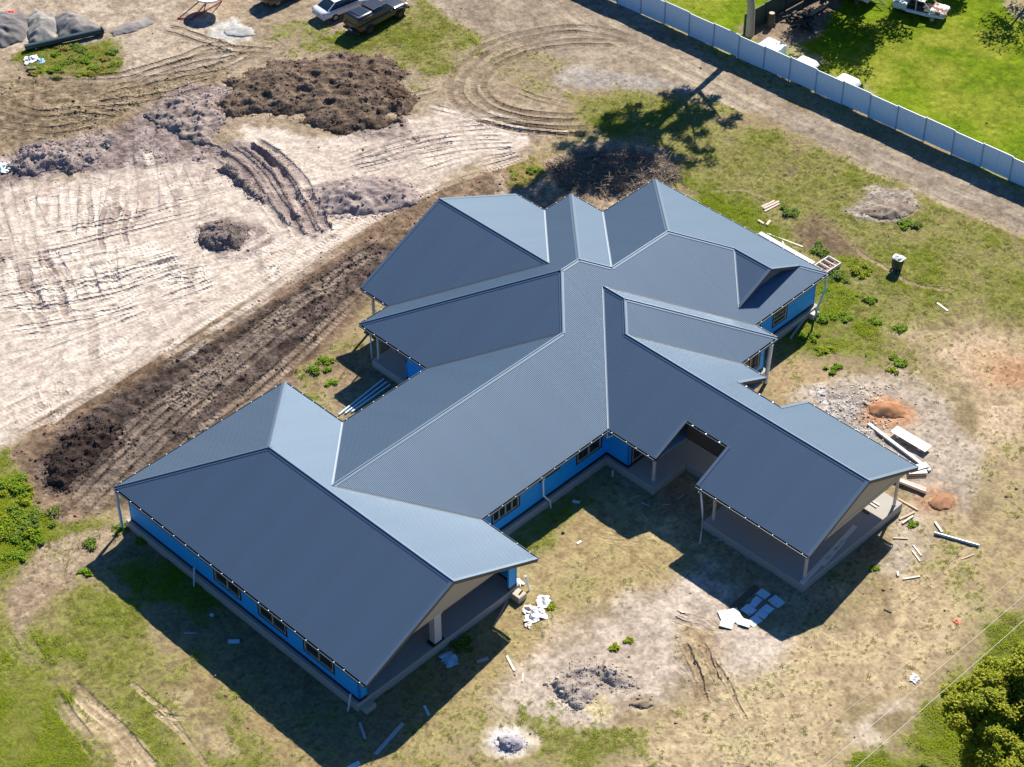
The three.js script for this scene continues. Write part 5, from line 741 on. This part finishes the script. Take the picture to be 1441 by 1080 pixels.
crumple('plastic_sheet', 'crumpled pale blue sheet at the rubble bank', 4, 237, .6, M([.6, .72, .74], .5, { side: THREE.DoubleSide })); crumple('plastic_sheet', 'black folded plastic on the brown rim of the sand', 149, 203, .45, M([.03, .04, .05], .5, { side: THREE.DoubleSide }));
crumple('plastic_sheet', 'white torn wrap nearest the garage opening, pointed', 766, 848, .45, plast); crumple('plastic_sheet', 'large crumpled white and pink plastic below the pointed wrap', 752, 866, .6, plast); crumple('plastic_sheet', 'pinkish plastic bucket wrap beside the large white plastic', 745, 858, .35, plastP); crumple('plastic_sheet', 'small pink scrap lying below the white plastic', 743, 880, .22, plastP);
crumple('plastic_sheet', 'pale blue sheet in the shade before the garage slab', 632, 930, .5, plastB); crumple('plastic_sheet', 'white paper bag on the bare tan ground', 1287, 956, .28, plast); crumple('plastic_sheet', 'scrap of white wrap at the garage corner post', 727, 822, .35, plast); crumple('plastic_sheet', 'red tarp scrap behind the dark gravel heap', 13, 20, .45, M([.5, .03, .06], .6, { side: THREE.DoubleSide })); crumple('plastic_sheet', 'orange plastic scrap on the grass below the tan ground', 1347, 876, .2, M([.7, .15, .06], .6, { side: THREE.DoubleSide }));
const pine = M([.55, .42, .29], .8), pale = M([.72, .66, .56], .75), grey = M([.42, .42, .42], .8), dark = M([.12, .085, .06], .9), whiteB = M([.66, .66, .64], .6), pinkB = M([.62, .45, .38], .8), cyanB = M([.5, .66, .74], .55);
function plank(name, label, a, b, w, h, m, { group, lift = 0, lift2 = lift, cat = 'timber', floor = 0 } = {}) {
  const A = floor ? G(a[0], a[1], floor) : onG(...a), B = floor ? G(b[0], b[1], floor) : onG(...b); const c = A.clone().lerp(B, .5); A.y += lift + h / 2; B.y += lift2 + h / 2; const g = beam(A.clone().sub(c), B.clone().sub(c), w, h); const o = mesh(name, g, m); o.position.copy(c); return tag(o, label, cat, group);
}
const PK = [
  ['timber_offcut', 'thick pine offcut beside the galvanised tube', [1316, 736], [1326, 750], .13, .09, pale], ['timber_offcut', 'pine stick lying level with the porch corner', [1257, 758], [1278, 759], .09, .06, pine], ['timber_offcut', 'upper stick of the crossed pine pair', [1285, 768], [1297, 783], .08, .06, pale], ['timber_offcut', 'lower stick of the crossed pine pair', [1284, 776], [1295, 791], .08, .06, pale], ['timber_offcut', 'pine stick below the crossed pair', [1271, 816], [1295, 812], .09, .06, pale], ['timber_offcut', 'thin stick in the grass past the galvanised tube', [1353, 788], [1371, 781], .07, .05, pine], ['timber_offcut', 'short upright pine block below the offcuts', [1263, 806], [1264, 812], .12, .1, pale],
  ['timber_offcut', 'pine piece in the heap by the porch corner', [1266, 732], [1287, 722], .1, .08, pine], ['timber_offcut', 'second pine piece in the heap by the porch corner', [1270, 738], [1285, 728], .1, .12, pale], ['timber_length', 'pine length leading from the porch corner to the sand heap', [1264, 703], [1292, 719], .1, .08, pine],
  ['timber_offcut', 'dark stick on the dry grass below the porch', [1244, 858], [1255, 863], .06, .05, dark], ['timber_offcut', 'pale stick on the brown ground before the garage', [713, 924], [724, 945], .12, .05, pale], ['timber_offcut', 'thin pale stick right of the stick before the garage', [736, 948], [735, 960], .07, .04, pale], ['timber_offcut', 'grey board piece in the garage shade', [671, 933], [687, 927], .2, .05, grey],
  ['timber_length', 'long grey plank across the shade edge before the garage', [528, 1063], [567, 1019], .22, .05, grey], ['timber_length', 'short bluish plank in the shade left of the long grey plank', [506, 1018], [514, 1041], .14, .05, grey], ['timber_offcut', 'bluish pair of sticks in the garage shade', [597, 994], [604, 1008], .14, .05, cyanB], ['timber_offcut', 'bluish board scrap at the bottom of the shade', [490, 1082], [506, 1074], .25, .04, cyanB],
  ['timber_offcut', 'pale block in the shade of the street wing', [321, 904], [337, 904], .24, .08, cyanB], ['timber_offcut', 'thin stick in the shade of the street wing', [259, 892], [276, 892], .07, .04, grey], ['timber_offcut', 'small white block high in the shade of the street wing', [296, 866], [300, 868], .16, .1, cyanB],
  ['timber_length', 'narrow brown strip leaning at the garage slab corner', [694, 884], [714, 846], .07, .05, pinkB], ['timber_offcut', 'white stick on the rough grass of the right field', [1319, 427], [1334, 438], .13, .05, whiteB], ['timber_offcut', 'pale chip on the yard grass', [812, 766], [818, 762], .14, .04, pale], ['timber_offcut', 'cyan board scrap in the courtyard shade', [806, 706], [816, 708], .2, .05, cyanB], ['timber_offcut', 'pink board piece near the stacked pink boards', [1067, 311], [1075, 316], .16, .1, pinkB], ['timber_offcut', 'pink upright block near the stacked pink boards', [1079, 318], [1084, 312], .18, .12, pinkB], ['timber_length', 'long thin pale batten on the grass beside the main roof', [1080, 329], [1130, 348], .1, .05, pale], ['timber_offcut', 'short batten stub beside the long thin batten', [1101, 340], [1104, 346], .08, .05, pale],
];
for (const [n, l, a, b, w, h, m] of PK) plank(n, l, a, b, w, h, m, { group: 'timber offcuts around the site' });
for (const [a, b, y, l] of [[[1072, 292], [1090, 283], 0, 'bottom pink board of the stack on the grass'], [[1075, 295], [1096, 285], .06, 'middle pink board of the stack on the grass'], [[1076, 298], [1097, 287], 0, 'outer pink board of the stack on the grass']]) plank('pink_board', l, a, b, .17, .06, pinkB, { lift: y, group: 'pink boards stacked on the grass' });
plank('white_beam', 'long white beam lying along the main house eave', [1069, 331], [1145, 374], .32, .22, whiteB); plank('white_beam', 'long white beam lying along the pavilion eave', [1222, 598], [1309, 664], .2, .14, whiteB);
for (const [i, o] of [[0, 0], [1, 3], [2, 6]]) plank('timber_length', ['top', 'middle', 'bottom'][i] + ' length of the brown timber bundle by the pavilion', [1256, 672 + o], [1304 - i, 690 + o * 1.2], .14, .12 + .03 * i, [pinkB, pale, dark][i], { group: 'brown timber bundle by the pavilion' });
for (let k = 0; k < 4; k++) plank('board_stack', ['lowest', 'second', 'third', 'topmost'][k] + ' board of the stack under the pavilion roof corner', [1276 + k, 668 - k], [1302 + k, 668 - k * 1.5 - (k === 3 ? 6 : 0)], .62 - .06 * k, .05, [dark, dark, pale, whiteB][k], { lift: .06 * k, cat: 'board', group: 'boards stacked under the pavilion corner' });
{ const q = [[1254, 609], [1262, 600], [1311, 628], [1303, 636]].map(p => G(p[0], p[1], .28)); const c = q.reduce((s, p) => s.add(p.clone()), new THREE.Vector3()).divideScalar(4), ax = q[3].clone().add(q[2]).sub(q[0]).sub(q[1]).multiplyScalar(.5), L = ax.length(), W = q[0].distanceTo(q[1]); const t = thing('white_sheet', 'white sheet panel propped on blocks beside the orange sand', 'sheet', new THREE.Vector3(c.x, 0, c.z), heading(ax)); mesh('panel', box(L, .03, W, 0, .3, 0, 0, 0, -.03), whiteB, t); mesh('block', [box(.2, .26, .5, -L * .32, .15, 0), box(.2, .24, .5, L * .3, .12, 0)], pale, t); }
{ const a = onG(1315, 752, .09), b = onG(1378, 770, .09), o = mesh('steel_tube', bar(new THREE.Vector3(), b.clone().sub(a), .085, 14), M([.5, .56, .6], .4, { metalness: .4 })); o.position.copy(a); tag(o, 'galvanised round steel tube lying on the tan ground', 'tube'); }
// timber on the pavilion floor
for (const [a, b, w, l] of [[[1128, 822], [1204, 741], .28, 'long wide board along the pavilion slab edge'], [[1158, 797], [1188, 762], .2, 'shorter board beside the long pavilion board'], [[1207, 713], [1223, 724], .16, 'dark board in the sun on the pavilion floor'], [[1220, 706], [1234, 715], .08, 'thin stick in the sun on the pavilion floor'], [[1223, 703], [1238, 712], .08, 'second thin stick in the sun on the pavilion floor']]) plank('floor_board', l, a, b, w, .045, w === .16 ? dark : pale, { floor: FL + .012, group: 'timber on the pavilion floor' });
// sheets and planks laid out in the yard shade
const Y = (x, y) => [1000 + x / 8.306, 790 + y / 8.306];
{
  const sheets = [[618, 388, .55, 0], [552, 466, .46, 0], [512, 512, .4, 0], [444, 578, .6, .02], [772, 478, .66, 0], [668, 566, .5, .02], [600, 622, .55, 0], [530, 694, .5, .02], [270, 636, .74, .05], [150, 632, .5, .03], [190, 742, .62, .06], [330, 690, .55, .03], [405, 735, .55, .07], [230, 700, .5, .03], [500, 745, .3, 0]];
  sheets.forEach(([x, y, s, l], i) => { const p = onG(...Y(x, y), .03 + l), o = mesh('cement_sheet', rbox(s * 1.15, .025, s, .006), i < 8 ? cyanB : whiteB); o.position.copy(p); o.rotation.set(rr(-.05, .05), -.78 - rr(-.2, .2) * (i > 7 ? 3 : 1), rr(-.05, .05)); tag(o, i < 4 ? 'square pale sheet in the row between the two dark planks' : i < 8 ? 'square pale sheet in the row outside the second dark plank' : 'white sheet in the loose sunlit pile at the plank ends', 'sheet', i < 4 ? 'inner row of pale sheets' : i < 8 ? 'outer row of pale sheets' : 'sunlit pile of white sheets'); });
  plank('dark_plank', 'wide dark plank beside the inner row of pale sheets', Y(265, 545), Y(540, 300), .38, .05, dark, { group: 'dark planks under the pale sheets' }); plank('dark_plank', 'narrow dark plank between the two rows of pale sheets', Y(470, 640), Y(745, 362), .26, .05, M([.2, .14, .11], .9), { group: 'dark planks under the pale sheets' });
}
for (let k = 0; k < 6; k++) plank('scrap_batten', 'thin batten in the scrap beside the pavilion slab', [1000 + k * 9 + rr(-3, 3), 745 + k * 8 + rr(-8, 8)], [1022 + k * 9 + rr(-6, 8), 760 + k * 7 + rr(-8, 8)], .06, .04, [cyanB, grey, pine][k % 3], { group: 'scrap battens along the pavilion slab' });
for (let k = 0; k < 14; k++) { const x = 930 + rr(-30, 60), y = 700 + rr(-25, 55); plank('scrap_stick', 'small stick lying in the shaded yard by the porch notch', [x, y], [x + rr(-14, 14), y + rr(-8, 8)], .04, .03, [grey, pine, cyanB][k % 3], { group: 'small sticks in the shaded yard' }); }
for (const [k, x] of [[0, 0], [1, 9], [2, 18]]) plank('pale_batten', ['outer', 'middle', 'inner'][k] + ' long pale batten resting beside the porch slab', [477 + x, 585 - k * 2], [540 + x * .5, 535 + k * 4], .1, .09, cyanB, { lift: .03, group: 'pale battens beside the porch' });
function block(label, px, py, w, h, d, ry, m, cat = 'box') { const p = onG(px, py), o = mesh('site_block', [rbox(w, h, d, .02, 0, h / 2 - .01, 0), box(w * .9, .02, d * .9, 0, h + .001, 0)], m); o.position.copy(p); o.rotation.y = ry; tag(o, label, cat); }
block('tan concrete footing block at the garage opening corner', 729, 842, .75, .42, .62, -YAW, M([.5, .44, .33], .9)); block('tan concrete footing block at the outer wing corner', 516, 996, .75, .35, .7, -YAW, M([.42, .38, .3], .9)); block('pale concrete footing block below the barred window wall', 1142, 445, .75, .4, .6, -YAW, M([.55, .52, .46], .9));
plank('drain_pipe_length', 'grey plastic drain length lying off the barred window wall', [1112, 478], [1132, 452], .12, .1, M([.36, .34, .35], .6), { lift2: .15, cat: 'pipe' });
{ // brick crate
  const q = [[1146, 375], [1166, 362], [1184, 371], [1163, 386]].map(p => G(p[0], p[1], .25)), ax = q[1].clone().sub(q[0]), L = ax.length(), W = q[1].distanceTo(q[2]), c = q.reduce((s, p) => s.add(p.clone()), new THREE.Vector3()).divideScalar(4), t = thing('brick_crate', 'pale timber crate holding rows of pinkish bricks', 'crate', new THREE.Vector3(c.x, groundY(c.x, c.z), c.z), heading(ax));
  mesh('frame', [box(L, .3, .06, 0, .17, W / 2), box(L, .3, .06, 0, .17, -W / 2), box(.06, .3, W, L / 2, .17, 0), box(.06, .3, W, -L / 2, .17, 0), box(.05, .28, W - .06, -L / 6, .17, 0), box(.05, .28, W - .06, L / 6, .17, 0), box(L, .05, W, 0, .03, 0)], pale, t);
  const bg = rbox(.22, .09, .1, .01), bm = [M([.42, .22, .15], .9), M([.5, .3, .22], .9), M([.35, .17, .12], .9)]; for (let k = 0; k < 30; k++) { const b = mesh('brick', bg, bm[k % 3], t); b.position.set(-L / 2 + .2 + (k % 6) * (L - .4) / 5, .1 + (k > 20 ? .1 : 0), -W / 2 + .18 + Math.floor(k / 6) * (W - .36) / 4); b.rotation.y = rr(-.4, .4); }
}
{ // bin with a white bag
  const t = thing('wheelie_bin', 'dark green bin with a white bag over it in the field', 'bin', onG(1262, 380), .7); mesh('tub', loft([[-.28, .2, .26, .06, .9], [-.26, .22, .28, .04, .95], [.26, .22, .28, .04, .95], [.28, .2, .26, .06, .9]]), M([.015, .05, .03], .5), t); mesh('lid', rbox(.62, .05, .6, .02, 0, .98, 0), M([.015, .05, .03], .5), t); wheels(t, [-.22], .26, .1); const b = crumple('bin_bag', 'white bag hanging over the dark green bin', 1264, 371, .38, plast); b.position.copy(t.position).add(new THREE.Vector3(.02, .98, 0)); }
{ // stump, charred log pile behind the fence
  const t = thing('tree_stump', 'tall brown stump with a pale cut top behind the fence', 'stump', onG(1084, 36)); mesh('trunk', [bar([0, -.1, 0], [.05, 1.1, 0], .34, 9, .24), bar([.2, -.05, .1], [.4, .25, .2], .15, 6, .06), bar([-.2, -.05, .1], [-.45, .2, .1], .14, 6, .05)], barkD, t); mesh('cut_face', new THREE.CylinderGeometry(.22, .22, .03, 10).translate(.05, 1.11, 0), M([.5, .42, .33], .9), t);
  for (let k = 0; k < 22; k++) { const p = onG(1125 + rr(-18, 18), 34 + rr(-10, 12)), L = rr(.5, .9), o = mesh('charred_log', [bar([-L / 2, 0, 0], [L / 2, rr(-.1, .2), 0], rr(.08, .14), 7, rr(.07, .12))], M([.018, .018, .022], .7)); o.position.copy(p); o.position.y += rr(.08, .4); o.rotation.y = rr(0, 6); tag(o, 'black charred log in the heap behind the white fence', 'log', 'charred logs heaped behind the fence'); }
  plank('log', 'pale bare log leaning across the charred heap', [1140, 25], [1165, 8], .2, .18, barkG, { lift: .2, cat: 'log' });
}
// overhead service wires crossing the lower right corner
for (const [a, b, h, l] of [[[1520, 772], [1130, 1105], 8, 'upper overhead wire over the lower yard corner'], [[1520, 805], [1100, 1172], 7.6, 'lower overhead wire beside the tree'], [[1500, 757], [1180, 1010], 8.4, 'thin far overhead wire over the tan ground']]) {
  const A = G(a[0], a[1], h), B = G(b[0], b[1], h), d = B.clone().sub(A).setY(0).normalize(); A.addScaledVector(d, -14); B.addScaledVector(d, 14); const n = 10, pts = []; for (let i = 0; i <= n; i++) { const t = i / n, p = A.clone().lerp(B, t); p.y += .35 * (Math.pow(2 * t - 1, 2)); pts.push(p.sub(A)); }
  const o = mesh('overhead_wire', new THREE.TubeGeometry(new THREE.CatmullRomCurve3(pts), 40, h > 8.2 ? .007 : .012, 5), M([.6, .56, .48], .5)); o.position.copy(A); tag(o, l, 'wire', 'overhead wires');
}
renderer.render(scene, camera);
